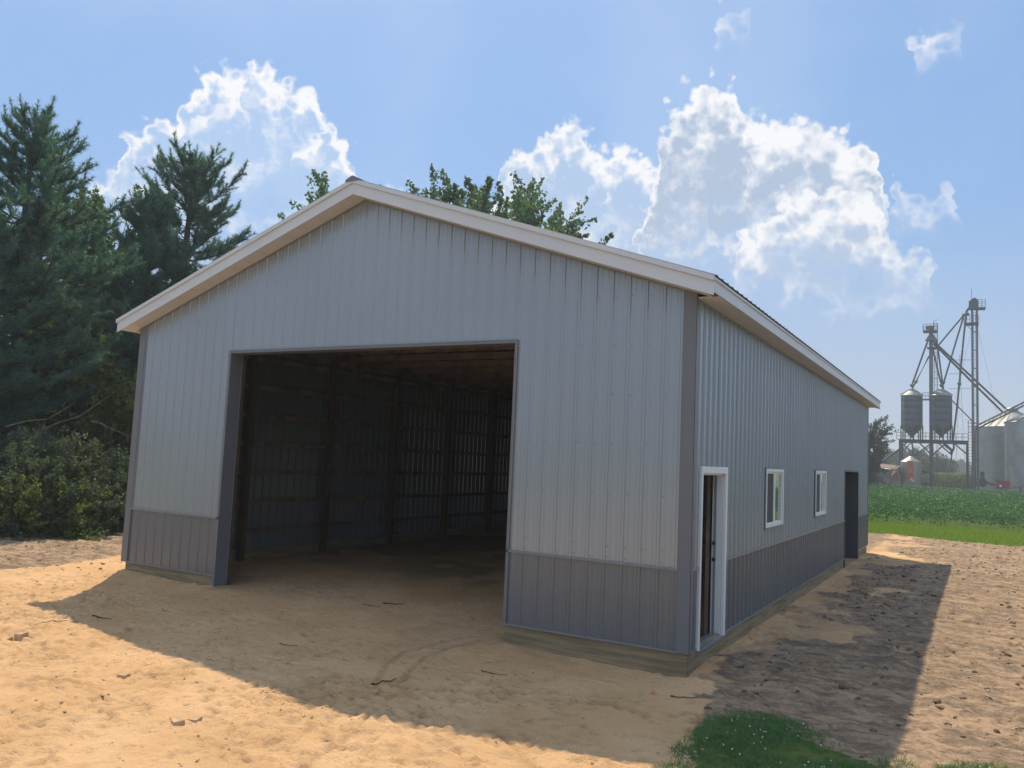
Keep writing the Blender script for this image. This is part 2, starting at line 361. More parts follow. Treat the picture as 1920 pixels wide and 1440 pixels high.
def inpoly(x, y, P):
    r = np.zeros(x.shape, bool); n = len(P)
    for i in range(n):
        x0, y0 = P[i]; x1, y1 = P[(i+1) % n]
        if y0 == y1: continue
        c = ((y0 > y) != (y1 > y)) & (x < (x1-x0)*(y-y0)/(y1-y0)+x0); r ^= c
    return r
def sm(v, a, b):
    t = np.clip((v-a)/(b-a), 0, 1); return t*t*(3-2*t)

# ---------------------------------------------------------------- ground (one sheet out to the horizon)
BW, BL, HS = 10.32, 17.25, 4.18
def G2(pts): return [tuple(gnd(x, y)[:2]) for x, y in pts]
PATCH = G2([(1268, 1425), (1285, 1380), (1320, 1345), (1375, 1328), (1440, 1325), (1495, 1342), (1530, 1375), (1600, 1398), (1668, 1420), (1720, 1446), (1740, 1560), (1200, 1560), (1240, 1440)])
PATCH2 = G2([(1745, 1436), (1800, 1424), (1880, 1428), (1925, 1434), (2100, 1500), (2000, 1700), (1740, 1560)])
RIGHT = G2([(1312, 1262), (1400, 1268), (1468, 1272), (1452, 1315), (1340, 1332), (1268, 1375), (1240, 1500)])
S0, S1 = gnd(1628, 998)[:2], gnd(1920, 1024)[:2]       # dirt / grass strip edge
T0, T1 = gnd(1628, 979)[:2], gnd(1920, 997)[:2]       # grass strip / bean field edge
def lineside(x, y, A, B):                               # >0 beyond the line A-B
    d = np.array(B)-np.array(A); d = d/np.linalg.norm(d)
    return d[0]*(y-A[1])-d[1]*(x-A[0])
L0, L1 = gnd(0, 1072)[:2], gnd(205, 1046)[:2]           # sand / grey dirt at the left
G0, G1 = gnd(0, 1000)[:2], gnd(230, 990)[:2]            # dirt / lawn at the left
def zones(x, y):
    wx = x+fbm(x, y, 1.3, 4, 3)*1.3; wy = y+fbm(x, y, 1.3, 4, 8)*1.3
    n = fbm(x, y, 0.7, 4, 21); nf = fbm(x, y, 3.0, 4, 5)
    # right side: dirt east of the barn
    d = np.minimum(0, 0)
    edge = 0.15+1.15*sm(-wy, -1.0, 3.2)                # how far sand reaches past the corner
    east = sm(wx-edge, -0.12, 0.12)
    east = np.where(y > 0, sm(wx, 0.05, 0.35), east)
    east = np.maximum(east, sm(y, 17.6, 18.2))
    sand = 1-east
    lf = lineside(wx*0.4+x*0.6, wy*0.4+y*0.6, L0, L1)
    sand = sand*np.where((x < -10.2), 1-sm(lf, -0.15, 0.25), 1)
    # sandy patches spilled along the east wall
    al = sm(fbm(x, y, 0.9, 4, 40)+0.18-0.22*np.abs(x-0.1)+0.04*nf, -0.06, 0.12)*(x > -0.2)*(x < 2.6)*sm(y, -0.5, 0.3)
    spot = np.exp(-(((wx-1.0)/0.45)**2+((wy-3.6)/0.5)**2))+np.exp(-(((wx-1.15)/0.3)**2+((wy-8.5)/0.8)**2))+0.8*np.exp(-(((wx-0.7)/0.5)**2+((wy-16.2)/1.2)**2))+1.3*np.exp(-(((wx-0.35)/0.55)**2+((wy-17.6)/0.6)**2))
    spill = np.clip(al*0.55+sm(spot+0.25*nf, 0.3, 0.7), 0, 1)
    sand = np.maximum(sand, np.where(x > -0.2, spill, 0))
    # light falloff painted into the deeper interior floor, plus dark soil patches by the doorway
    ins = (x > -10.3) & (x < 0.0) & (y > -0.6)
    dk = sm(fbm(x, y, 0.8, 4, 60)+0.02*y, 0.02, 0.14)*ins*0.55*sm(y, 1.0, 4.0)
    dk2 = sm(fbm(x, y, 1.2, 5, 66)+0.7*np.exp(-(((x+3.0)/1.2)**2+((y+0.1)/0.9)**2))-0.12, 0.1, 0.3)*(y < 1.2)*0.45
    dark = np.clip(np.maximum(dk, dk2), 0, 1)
    def shr_(P, f):
        c = np.mean(P, 0); return [(c[0]+(p[0]-c[0])*f, c[1]+(p[1]-c[1])*f) for p in P]
    inner = inpoly(wx*.5+x*.5, wy*.5+y*.5, shr_(PATCH, .84)).astype(float)
    grass = .32*inner+.36*(inpoly(wx*0.35+x*0.65, wy*0.35+y*0.65, PATCH) | inpoly(wx*0.35+x*0.65, wy*0.35+y*0.65, PATCH2)).astype(float)
    g2 = sm(lineside(x+nf*0.8, y+nf*0.8, S0, S1), -0.1, 0.15)
    gl = sm(lineside(x+n, y+n, G0, G1), -0.2, 0.4)*(x < -9)
    gs = sm(-y, 7.5+0*y, 9.0)*0                         # nothing behind the camera
    grass = np.maximum(np.maximum(grass, g2), gl)
    grass = np.maximum(grass, sm(x, 16, 18)); grass = np.maximum(grass, sm(-x, 30, 34)); grass = np.maximum(grass, sm(-y, 26, 30))
    return sand, dark, grass
TR = [gnd(*p)[:2] for p in [(560, 1285), (680, 1288), (800, 1296), (920, 1302), (1040, 1300), (1120, 1306), (1200, 1322), (1262, 1345)]]
RUTS = [[gnd(*p)[:2] for p in q] for q in ([(700, 1292), (722, 1250), (760, 1215), (830, 1200), (900, 1188)], [(745, 1290), (765, 1262), (800, 1225), (840, 1210), (905, 1196)], [(560, 1440), (640, 1390), (700, 1330)], [(1010, 1440), (960, 1390), (905, 1352)])]
def poly_resample(P, st):
    P = np.array(P); out = []
    L = np.concatenate([[0], np.cumsum(np.linalg.norm(np.diff(P, axis=0), axis=1))])
    s = np.arange(0, L[-1], st); X = np.interp(s, L, P[:, 0]); Y = np.interp(s, L, P[:, 1])
    return np.stack([X, Y], 1)
def height(x, y):
    far = np.hypot(x+3, y-2)
    near = 1-sm(far, 40, 90)
    z = -0.222+0*x
    z = z+fbm(x, y, 0.22, 3, 1)*0.10*near
    z = z+fbm(x, y, 0.9, 3, 2)*0.05*near
    sand, dark, grass = zones(x, y)
    out = 1-((x > -10.4) & (x < 0.02) & (y > 0.0) & (y < 17.3)).astype(float)
    rough = np.clip(sm(fbm(x, y, 0.55, 3, 31), -0.05, 0.12), 0, 1)
    fade = 1-sm(far, 20, 45)
    rid = 1-np.abs(fbm(x, y, 5.0, 3, 11)*2)*2
    z = z+(rid-0.5)*0.012*(0.35+rough)*fade*(0.5+0.5*out)
    z = z+fbm(x+0.2*fbm(x, y, 3, 2, 90), y, 13.0, 4, 12, 0.62)*(0.026+0.070*rough)*fade*sand*(0.4+0.6*out)
    z = z+(fbm(x, y, 3.5, 3, 14)*0.05+fbm(x, y, 13.0, 4, 19, 0.7)*0.062)*(1-sand)*fade*(1-0.7*grass)
    z = z+np.maximum(fbm(x, y, 3.3, 4, 15, 0.6)-0.12, 0)*0.20*(1-sand)*fade*(1-grass)
    z = z-0.045*np.exp(-(((x+.6)/1.9)**2+((y+.25)/.55)**2))
    # sand banked against the skirt boards
    dwall = np.minimum(np.abs(y)+np.where((x > -10.4) & (x < -7.9), 0, 9), 9)
    z = z+0.05*np.exp(-(dwall/0.35)**2)
    return z, sand, dark, grass
def axis(segs):
    out = [segs[0][0]]
    for a, b, st0, st1 in segs:
        t = a
        while t < b-1e-6:
            f = (t-a)/(b-a); t = min(b, t+st0*(st1/st0)**f); out.append(t)
    return np.array(out)
gx = axis([(-1500, -60, 180, 6), (-60, -16, 4, 0.12), (-16, -9, 0.12, 0.045), (-9, 3.4, 0.036, 0.036), (3.4, 8, 0.05, 0.4), (8, 60, 0.4, 6), (60, 1500, 6, 180)])
gy = axis([(-1500, -60, 180, 8), (-60, -8, 8, 0.12), (-8, 0.5, 0.034, 0.034), (0.5, 6, 0.045, 0.08), (6, 32, 0.08, 0.16), (32, 60, 0.18, 2), (60, 1500, 3, 160)])
X, Y = np.meshgrid(gx, gy)
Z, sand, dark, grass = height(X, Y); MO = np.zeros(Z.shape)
def dent(cx, cy, ang, la, lb, dep):
    i0, i1 = np.searchsorted(gx, [cx-3*la, cx+3*la]); j0, j1 = np.searchsorted(gy, [cy-3*la, cy+3*la])
    x = X[j0:j1, i0:i1]-cx; y = Y[j0:j1, i0:i1]-cy
    u = x*math.cos(ang)+y*math.sin(ang); v = -x*math.sin(ang)+y*math.cos(ang)
    e = (u/la)**2+(v/lb)**2
    MO[j0:j1, i0:i1] += min(1, dep*24)*np.exp(-e)  # damp disturbed sand, plus the shade of dents painted in as darker colour
    Z[j0:j1, i0:i1] += -dep*np.exp(-e)+dep*0.45*np.exp(-(np.sqrt(e)-1.7)**2/0.2)
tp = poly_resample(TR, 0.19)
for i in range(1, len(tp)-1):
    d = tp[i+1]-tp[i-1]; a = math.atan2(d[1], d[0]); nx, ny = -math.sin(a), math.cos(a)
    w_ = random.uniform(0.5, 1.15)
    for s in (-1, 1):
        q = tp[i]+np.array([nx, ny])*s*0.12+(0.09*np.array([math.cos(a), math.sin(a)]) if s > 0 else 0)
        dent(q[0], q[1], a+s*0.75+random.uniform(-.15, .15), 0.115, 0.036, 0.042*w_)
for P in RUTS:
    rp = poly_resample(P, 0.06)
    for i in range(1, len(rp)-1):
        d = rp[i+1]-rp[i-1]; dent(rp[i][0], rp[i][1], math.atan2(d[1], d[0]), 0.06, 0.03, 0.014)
for k in range(150):                                     # boot prints and scuffs in the sand
    px, py = random.uniform(-11, 2), random.uniform(-7.5, -0.6)
    dent(px, py, random.uniform(0, PI), random.uniform(0.08, 0.16), random.uniform(0.04, 0.06), random.uniform(0.006, 0.02))
for k in range(330):                                      # clumps of broken crust
    cx_, cy_ = random.uniform(-11, 1.5), random.uniform(-7.9, -1.2)-.0
    for q in range(12):
        dent(cx_+random.gauss(0, .22), cy_+random.gauss(0, .14), random.uniform(-.9, .5), random.uniform(0.03, 0.08), random.uniform(0.015, 0.03), random.uniform(0.010, 0.030))
gxn, gyn = len(gx), len(gy)
V = np.stack([X.ravel(), Y.ravel(), Z.ravel()], 1)
idx = np.arange(gxn*gyn).reshape(gyn, gxn)
F = np.stack([idx[:-1, :-1].ravel(), idx[:-1, 1:].ravel(), idx[1:, 1:].ravel(), idx[1:, :-1].ravel()], 1)
colr_ = np.stack([sand.ravel(), dark.ravel(), grass.ravel(), np.ones(X.size)], 1)
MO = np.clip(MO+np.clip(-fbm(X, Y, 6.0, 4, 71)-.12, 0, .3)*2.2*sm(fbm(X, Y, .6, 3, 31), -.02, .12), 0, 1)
def gz(x, y):
    i = np.clip(np.searchsorted(gx, x)-1, 0, gxn-2); j = np.clip(np.searchsorted(gy, y)-1, 0, gyn-2)
    fx_ = (x-gx[i])/(gx[i+1]-gx[i]); fy_ = (y-gy[j])/(gy[j+1]-gy[j])
    return (Z[j, i]*(1-fx_)+Z[j, i+1]*fx_)*(1-fy_)+(Z[j+1, i]*(1-fx_)+Z[j+1, i+1]*fx_)*fy_
def ground_mat():
    m = bpy.data.materials.new('ground'); m.use_nodes = True; t = m.node_tree; b = t.nodes['Principled BSDF']
    a = N(t, 'ShaderNodeAttribute', attribute_name='zone'); s = N(t, 'ShaderNodeSeparateColor'); t.links.new(a.outputs['Color'], s.inputs[0])
    o = N(t, 'ShaderNodeTexCoord').outputs['Object']
    nA = noise(t, o, 0.8, 5, 0.6); nB = noise(t, o, 6.0, 6, 0.65); nC = noise(t, o, 45.0, 4, 0.7)
    sandc = mixc(t, sstep(t, nA, 0.35, 0.65), (0.60, 0.392, 0.208, 1), (0.69, 0.47, 0.272, 1))
    sandc = mixc(t, sstep(t, nB, 0.56, 0.72, 0.0, 0.55), sandc, (0.36, 0.235, 0.14, 1))
    sandc = mixc(t, sstep(t, nC, 0.55, 0.75, 0.0, 0.30), sandc, (0.30, 0.20, 0.12, 1))
    mo = N(t, 'ShaderNodeAttribute', attribute_name='moist_shade')
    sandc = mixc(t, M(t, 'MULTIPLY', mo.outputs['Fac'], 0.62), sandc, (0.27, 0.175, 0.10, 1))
    nF = noise(t, o, 17.0, 4, 0.75, 0.8); nG = noise(t, o, 1.7, 4, 0.6)
    sandc = mixc(t, M(t, 'MULTIPLY', sstep(t, nF, 0.58, 0.66), sstep(t, nG, 0.50, 0.62, 0.12, 0.75)), sandc, (0.25, 0.16, 0.09, 1))  # dark flecks painted in for the shadows of small dents
    mpx = N(t, 'ShaderNodeMapping'); t.links.new(o, mpx.inputs[0]); mpx.inputs['Scale'].default_value = (1.0, 2.2, 1.0)
    nD = noise(t, mpx.outputs[0], 2.1, 6, 0.7, 0.6)
    dirt = mixc(t, sstep(t, nD, 0.38, 0.62), (0.21, 0.165, 0.12, 1), (0.44, 0.32, 0.215, 1))
    dirt = mixc(t, sstep(t, nB, 0.45, 0.7, 0.0, 0.7), dirt, (0.155, 0.115, 0.085, 1))
    dirt = mixc(t, sstep(t, nC, 0.58, 0.78, 0.0, 0.6), dirt, (0.52, 0.40, 0.27, 1))
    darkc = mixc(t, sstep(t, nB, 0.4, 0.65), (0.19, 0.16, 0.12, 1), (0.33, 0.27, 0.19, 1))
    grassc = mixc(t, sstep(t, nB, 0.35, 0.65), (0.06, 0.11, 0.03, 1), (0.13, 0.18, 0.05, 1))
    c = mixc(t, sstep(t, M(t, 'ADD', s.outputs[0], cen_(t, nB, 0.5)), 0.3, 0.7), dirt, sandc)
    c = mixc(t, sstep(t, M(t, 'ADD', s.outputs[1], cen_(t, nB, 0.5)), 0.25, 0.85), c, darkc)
    c = mixc(t, sstep(t, M(t, 'ADD', s.outputs[2], cen_(t, nB, 0.6)), 0.35, 0.65), c, grassc)
    t.links.new(c, b.inputs['Base Color']); b.inputs['Roughness'].default_value = 0.95; b.inputs['Specular IOR Level'].default_value = 0.1
    bn = N(t, 'ShaderNodeBump'); bn.inputs['Strength'].default_value = 0.9; bn.inputs['Distance'].default_value = 0.035
    t.links.new(M(t, 'ADD', noise(t, o, 22.0, 6, 0.72), M(t, 'MULTIPLY', noise(t, o, 90.0, 3, 0.6), 0.25)), bn.inputs['Height']); t.links.new(bn.outputs[0], b.inputs['Normal'])
    return m
def cen_(t, v, k): return M(t, 'MULTIPLY', M(t, 'SUBTRACT', v, 0.5), k)
MAT['ground'] = ground_mat()
g = mesh_np('ground', V, F, MAT['ground'], None, True, {'zone': ('FLOAT_COLOR', colr_), 'moist_shade': ('FLOAT', MO.ravel())}); props(g, kind='structure')
V = F = None

# ---------------------------------------------------------------- barn
barn = thing('pole_barn', (-5.16, 8.6, -0.2), 'large new light grey metal pole barn with charcoal wainscot and open doorway', 'barn')
XC = -5.2; ZR = 6.175; EV = 0.30; RK = 0.31; YF, YB = -RK, BL+0.44
XL, XR = -BW-EV, EV
ZE = 4.297
def zroof(x):
    return ZR-(ZR-ZE)*((x-XC)/(XR-XC) if x > XC else (XC-x)/(XC-XL))
ZSK = 0.0; WZ = 0.933
PITCHM = 0.2286; SH = 4*PITCHM
def profile(u0, u1, phase, rh=0.016):
    pts = [(u0, 0.0)]
    k0 = math.floor((u0-phase)/PITCHM)-1; k1 = math.ceil((u1-phase)/PITCHM)+1
    cand = []
    for k in range(k0, k1+1):
        c = phase+k*PITCHM
        cand += [(c-0.026, 0), (c-0.014, rh), (c+0.012, rh), (c+0.024, 0)]
        for mnr in (0.076, 0.1525): cand += [(c+mnr-0.011, 0), (c+mnr-0.005, 0.003), (c+mnr+0.005, 0.003), (c+mnr+0.011, 0)]
    def hh(u):
        for a, b in zip(cand, cand[1:]):
            if a[0] <= u <= b[0]: return a[1]+(b[1]-a[1])*(u-a[0])/max(1e-9, b[0]-a[0])
        return 0
    pts = [(u0, hh(u0))]+[c for c in cand if u0+1e-4 < c[0] < u1-1e-4]+[(u1, hh(u1))]
    return pts
def sheet(wall, u0, u1, z0, z1, phase, name, mat, lap=0.0):
    """one ribbed steel sheet; z0, z1 are functions of u"""
    pr = profile(u0, u1, phase, 0.013 if wall == 'front' else 0.025); V = []
    if wall in ('front', 'rear') and u0 < XC < u1:
        pr = sorted(pr+[(XC, 0.0)]) if all(abs(p[0]-XC) > 0.02 for p in pr) else pr
    for u, h in pr:
        h = h+0.001*lap
        for z in (z0(u), z1(u)):
            V.append({'front': (u, -h, z), 'rear': (u, BL+h, z), 'right': (h, u, z), 'left': (-BW-h, u, z)}[wall])
    n = len(pr); F = [(2*i, 2*i+2, 2*i+3, 2*i+1) for i in range(n-1)]
    if wall in ('rear', 'left'): F = [f[::-1] for f in F]
    # turned edge at top and bottom gives the sheet its thickness
    return mesh_np(name, V, F, mat, barn)
def wallrun(wall, a, b, zlo, zhi, phase, holes, name, mat):
    cuts = {a, b}
    k = math.ceil((a-phase)/SH)
    while phase+k*SH-0.034 < b:
        if phase+k*SH-0.034 > a: cuts.add(round(phase+k*SH-0.034, 4))
        k += 1
    for h in holes:
        for q in h[:2]:
            if a < q < b: cuts.add(q)
    cuts = sorted(cuts)
    for i, (u0, u1) in enumerate(zip(cuts, cuts[1:])):
        if u1-u0 < 0.02: continue
        um = (u0+u1)/2; segs = [(zlo, zhi)]
        for (h0, h1, hz0, hz1) in holes:
            if h0-1e-6 <= um <= h1+1e-6:
                ns = []
                for s0, s1 in segs:
                    zm0, zm1 = s0(um), s1(um)
                    if hz0 > zm0 and hz0 < zm1: ns.append((s0, (lambda u, z=hz0: z)))
                    if hz1 < zm1 and hz1 > zm0: ns.append(((lambda u, z=hz1: z), s1))
                    if hz1 <= zm0 or hz0 >= zm1: ns.append((s0, s1))
                segs = ns
        for s0, s1 in segs: sheet(wall, u0, u1, s0, s1, phase, name, mat, i % 2)
c_ = lambda z: (lambda u: z)
DL, DR, DH = -7.91, -2.44, 3.66                       # big doorway
FH = [(DL, DR, -1.0, DH)]
ztop = lambda u: zroof(u)-0.20
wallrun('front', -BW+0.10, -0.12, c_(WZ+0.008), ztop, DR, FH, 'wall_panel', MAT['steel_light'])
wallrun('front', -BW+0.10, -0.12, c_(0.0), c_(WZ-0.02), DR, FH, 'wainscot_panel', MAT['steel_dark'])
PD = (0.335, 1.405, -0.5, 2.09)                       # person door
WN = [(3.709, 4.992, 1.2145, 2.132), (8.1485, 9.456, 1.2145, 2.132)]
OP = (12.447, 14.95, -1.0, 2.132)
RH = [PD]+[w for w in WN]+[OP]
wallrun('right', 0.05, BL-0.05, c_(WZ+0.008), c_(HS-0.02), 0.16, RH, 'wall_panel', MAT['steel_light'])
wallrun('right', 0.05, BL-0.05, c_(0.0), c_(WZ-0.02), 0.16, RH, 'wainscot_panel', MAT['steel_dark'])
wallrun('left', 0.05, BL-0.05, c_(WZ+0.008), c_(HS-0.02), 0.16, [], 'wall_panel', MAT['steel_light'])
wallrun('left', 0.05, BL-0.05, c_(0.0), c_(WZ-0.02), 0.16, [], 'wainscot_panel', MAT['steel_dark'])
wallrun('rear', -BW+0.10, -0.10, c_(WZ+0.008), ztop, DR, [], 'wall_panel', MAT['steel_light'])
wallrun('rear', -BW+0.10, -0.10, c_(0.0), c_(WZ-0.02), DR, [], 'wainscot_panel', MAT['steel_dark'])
# horizontal transition trim and base trim
def trimrun(name, mat, z0, z1, out, spans):
    for w, a, b in spans:
        m = MB()
        if w == 'front': m.box(a, -out, z0, b, 0.005, z1)
        if w == 'right': m.box(-0.005, a, z0, out, b, z1)
        if w == 'rear': m.box(a, BL-0.005, z0, b, BL+out, z1)
        if w == 'left': m.box(-BW-out, a, z0, -BW+0.005, b, z1)
        m.build(name, mat, barn)
sp = [('front', -BW+0.1, DL), ('front', DR, -0.12), ('right', 0.06, PD[0]-.05), ('right', PD[1]+.05, OP[0]), ('right', OP[1], BL-.06), ('left', .06, BL-.06), ('rear', -BW+.1, -.1)]
MAT['trim_mid'] = pmat('grey transition trim', (0.20, 0.215, 0.24), 0.35, 0, 0.04)
trimrun('transition_trim', MAT['trim_mid'], WZ-0.022, WZ+0.010, 0.024, sp)
trimrun('base_trim', MAT['trim_mid'], -0.016, 0.002, 0.028, sp)
# corner trims (L section)
def corner(x, y, sx, sy, name='corner_trim'):
    z1 = HS+0.035 if y == 0 else HS-0.005
    m = MB(); a, b, t_ = 0.135, 0.075, 0.027
    m.box(x, y+sy*t_, -0.012, x-sx*a, y+sy*(t_-0.004), z1)
    m.box(x+sx*t_, y+sy*t_, -0.012, x+sx*(t_-0.004), y-sy*b, z1)
    m.box(x, y+sy*t_, -0.012, x+sx*t_, y+sy*(t_-0.004), z1)
    m.build(name, MAT['trim_dark'], barn)
corner(0, 0, 1, -1); corner(-BW, 0, -1, -1); corner(0, BL, 1, 1); corner(-BW, BL, -1, 1)
# skirt boards
def skirt(w, a, b):
    L = 3.66; u = a
    while u < b-0.01:
        v = min(u+L, b); m = MB(); g_ = 0.003
        for (z0, z1, off) in ((-0.42, 0.0, 0.0),):
            if w == 'front': m.box(u+g_, 0.008, z0, v-g_, 0.056, z1)
            if w == 'right': m.box(-0.056, u+g_, z0, -0.006, v-g_, z1)
            if w == 'left': m.box(-BW+0.006, u+g_, z0, -BW+0.056, v-g_, z1)
            if w == 'rear': m.box(u+g_, BL-0.056, z0, v-g_, BL-0.018, z1)
        m.build('skirt_board', MAT['treated'], barn, bevel=0.004); u = v
skirt('front', -BW+.06, DL-0.0); skirt('front', DR+0.0, -0.008); skirt('right', 0.058, PD[1]+1.2); skirt('right', PD[1]+1.2, OP[0]); skirt('right', OP[1], BL-.06)
skirt('left', .06, BL-.06); skirt('rear', -BW+.06, -.06)
# big doorway jambs, header, edge trims
m = MB(); m.box(DL-0.05, -0.024, -0.17, DL+0.004, 0.23, DH).build('door_jamb', MAT['trim_dark'], barn, bevel=0.003)
m = MB(); m.box(DR-0.004, -0.024, 0.0, DR+0.03, 0.23, DH).build('door_jamb', MAT['trim_dark'], barn, bevel=0.003)
m = MB(); m.box(DL-0.05, -0.026, DH-0.004, DR+0.03, 0.23, DH+0.035).build('door_header', MAT['trim_dark'], barn, bevel=0.003)
m = MB(); m.box(DL-0.052, -0.030, DH+0.0355, DR+0.032, -0.002, DH+0.046).build('header_edge_trim', MAT['trim_mid'], barn)
m = MB(); m.box(DR+0.031, -0.030, -0.0, DR+0.040, -0.001, DH+0.034).build('jamb_edge_trim', MAT['trim_mid'], barn)
m = MB(); m.box(DL+0.0045, 0.222, -0.15, DL+0.010, 0.234, DH-.005).build('jamb_edge_trim', MAT['trim_mid'], barn)
# person door frame
py0, py1, pz1 = 0.2937, 1.4454, 2.132
fr = MB(); tw = 0.052
fr.box(-0.002, py0, -0.03, 0.040, py0+tw, pz1); fr.box(-0.002, py1-tw-.03, -0.03, 0.040, py1, pz1); fr.box(-0.002, py0+tw, pz1-0.085, 0.040, py1-tw-.03, pz1)
df = fr.build('door_frame', MAT['vinyl'], barn, bevel=0.006)
j = MB(); j.box(-0.13, py0+0.03, -0.02, -0.003, py0+0.052, pz1-.05); j.build('jamb', MAT['vinyl'], df)
j = MB(); j.box(-0.13, py1-0.105, -0.02, -0.003, py1-0.083, pz1-.05); j.build('jamb', MAT['vinyl'], df)
j = MB(); j.box(-0.13, py0+0.053, pz1-0.105, -0.003, py1-0.106, pz1-0.087); j.build('jamb', MAT['vinyl'], df)
j = MB(); j.box(-0.105, py1-0.117, -0.01, -0.075, py1-0.1055, pz1-.11); j.build('door_stop', MAT['steel_light'], df)
for zz in (0.93, 1.14):
    j = MB(); j.box(-0.12, py1-0.1195, zz-.022, -0.075, py1-0.1175, zz+.022); j.build('strike_plate', MAT['handle'], df)
m = MB(); m.box(-0.15, py0+.053, -0.045, 0.045, py1-0.106, -0.018).build('sill', MAT['steel_light'], df)
m = MB(); m.box(-0.21, py1-0.10, -0.18, -0.165, py1+0.05, 2.3).box(-0.21, py0-0.12, -0.18, -0.165, py0+0.03, 2.3).box(-0.21, py0-.12, 2.3, -0.165, py1+.05, 2.45).build('rough_framing', MAT['lumber'], barn)
# inward-opened leaf standing against the near side
lf = MB(); lf.box(-1.05, py0+0.0, -0.0, -0.135, py0+0.044, pz1-.12)
lo_ = lf.build('door_leaf', MAT['vinyl'], barn, bevel=0.004)
k_ = MB(); k_.lathe((-0.98, py0+0.07, 0), [(0.001, .95), (0.025, .955), (0.03, .97), (0.025, .985), (0.001, .99)], 12); k_.build('knob', MAT['handle'], lo_)
# windows
for (a, b, z0, z1) in WN:
    f_ = MB(); w_ = 0.045
    f_.box(-0.03, a, z0, 0.040, a+w_, z1).box(-0.03, b-w_, z0, 0.040, b, z1).box(-0.03, a+w_, z1-w_, 0.040, b-w_, z1).box(-0.03, a+w_, z0, 0.040, b-w_, z0+w_)
    wf = f_.build('window', MAT['vinyl'], barn, bevel=0.004)
    mid = a+(b-a)*0.50
    q = MB(); q.box(-0.012, mid-0.028, z0+w_, 0.030, mid+0.028, z1-w_); q.build('meeting_stile', MAT['vinyl'], wf, bevel=0.003)
    for (s0, s1, xo) in ((a+w_, mid-0.028, 0.006), (mid+0.028, b-w_, -0.004)):
        q = MB(); t_ = 0.028
        q.box(xo-.01, s0, z0+w_, xo+.012, s0+t_, z1-w_).box(xo-.01, s1-t_, z0+w_, xo+.012, s1, z1-w_).box(xo-.01, s0+t_, z1-w_-t_, xo+.012, s1-t_, z1-w_).box(xo-.01, s0+t_, z0+w_, xo+.012, s1-t_, z0+w_+t_)
        q.build('sash', MAT['vinyl'], wf)
        q = MB(); q.box(xo-.003, s0+t_, z0+w_+t_, xo+.001, s1-t_, z1-w_-t_); q.build('pane', MAT['glass'], wf)
        if xo > 0:
            q = MB(); q.box(xo+.006, s0+t_, z0+w_+t_, xo+.0075, s1-t_, z1-w_-t_); q.build('insect_screen', MAT['screen'], wf)
    q = MB(); q.box(-.002, a-0.028, z0-.03, 0.030, a-.001, z1+.02).box(-.002, b+.001, z0-.03, 0.030, b+.018, z1+.02).box(-.002, a-.001, z0-.03, 0.030, b+.001, z0-.002).box(-.002, a-.001, z1+.001, 0.030, b+.001, z1+.02)
    q.build('window_channel', MAT['trim_dark'], wf)
# rear side opening: deep charcoal jambs
m = MB(); m.box(-0.30, OP[1]-.004, -0.24, 0.028, OP[1]+0.05, OP[3]).build('door_jamb', MAT['jamb_dark'], barn, bevel=0.003)
m = MB(); m.box(-0.30, OP[0]-.03, -0.24, 0.028, OP[0]+0.004, OP[3]).build('door_jamb', MAT['jamb_dark'], barn, bevel=0.003)
m = MB(); m.box(-0.30, OP[0]-.03, OP[3]+.001, 0.029, OP[1]+0.05, OP[3]+.04).build('door_header', MAT['jamb_dark'], barn, bevel=0.003)
# screws
m = MB()
def screw(p, nrm):
    p = np.array(p, float); r_ = 0.0085
    if nrm == 'y': m.add([p+(0, -0.007, 0)]+[p+np.array((r_*math.cos(t), 0, r_*math.sin(t))) for t in np.arange(6)*PI/3], [(0, 1+i, 1+(i+1) % 6) for i in range(6)])
    else: m.add([p+(0.007, 0, 0)]+[p+np.array((0, r_*math.cos(t), r_*math.sin(t))) for t in np.arange(6)*PI/3], [(0, 1+i, 1+(i+1) % 6) for i in range(6)])
k = -50
for k in range(-36, 12):
    u = DR+k*PITCHM+0.045
    if not (-BW+.15 < u < -.16): continue
    for z in (0.06, 0.56, 0.98, 1.12, 1.75, 2.36, 2.97, 3.58, 4.2, 4.8, 5.4):
        if DL < u < DR and z < DH+0.1: continue
        if z > ztop(u)-.05: continue
        screw((u+random.uniform(-.004, .004), -0.0005, z+random.uniform(-.008, .008)), 'y')
for k in range(0, 76):
    u = 0.16+k*PITCHM+0.045
    for z in (0.06, 0.56, 0.98, 1.75, 2.36, 2.97, 3.58, 4.1):
        if any(h[0]-.05 < u < h[1]+.05 and h[2]-.05 < z < h[3]+.05 for h in RH) or u > BL-.1: continue
        screw((0.0005, u, z), 'x')
sc_o = m.build('screw_heads', MAT['screw'], barn); sc_o['kind'] = 'stuff'
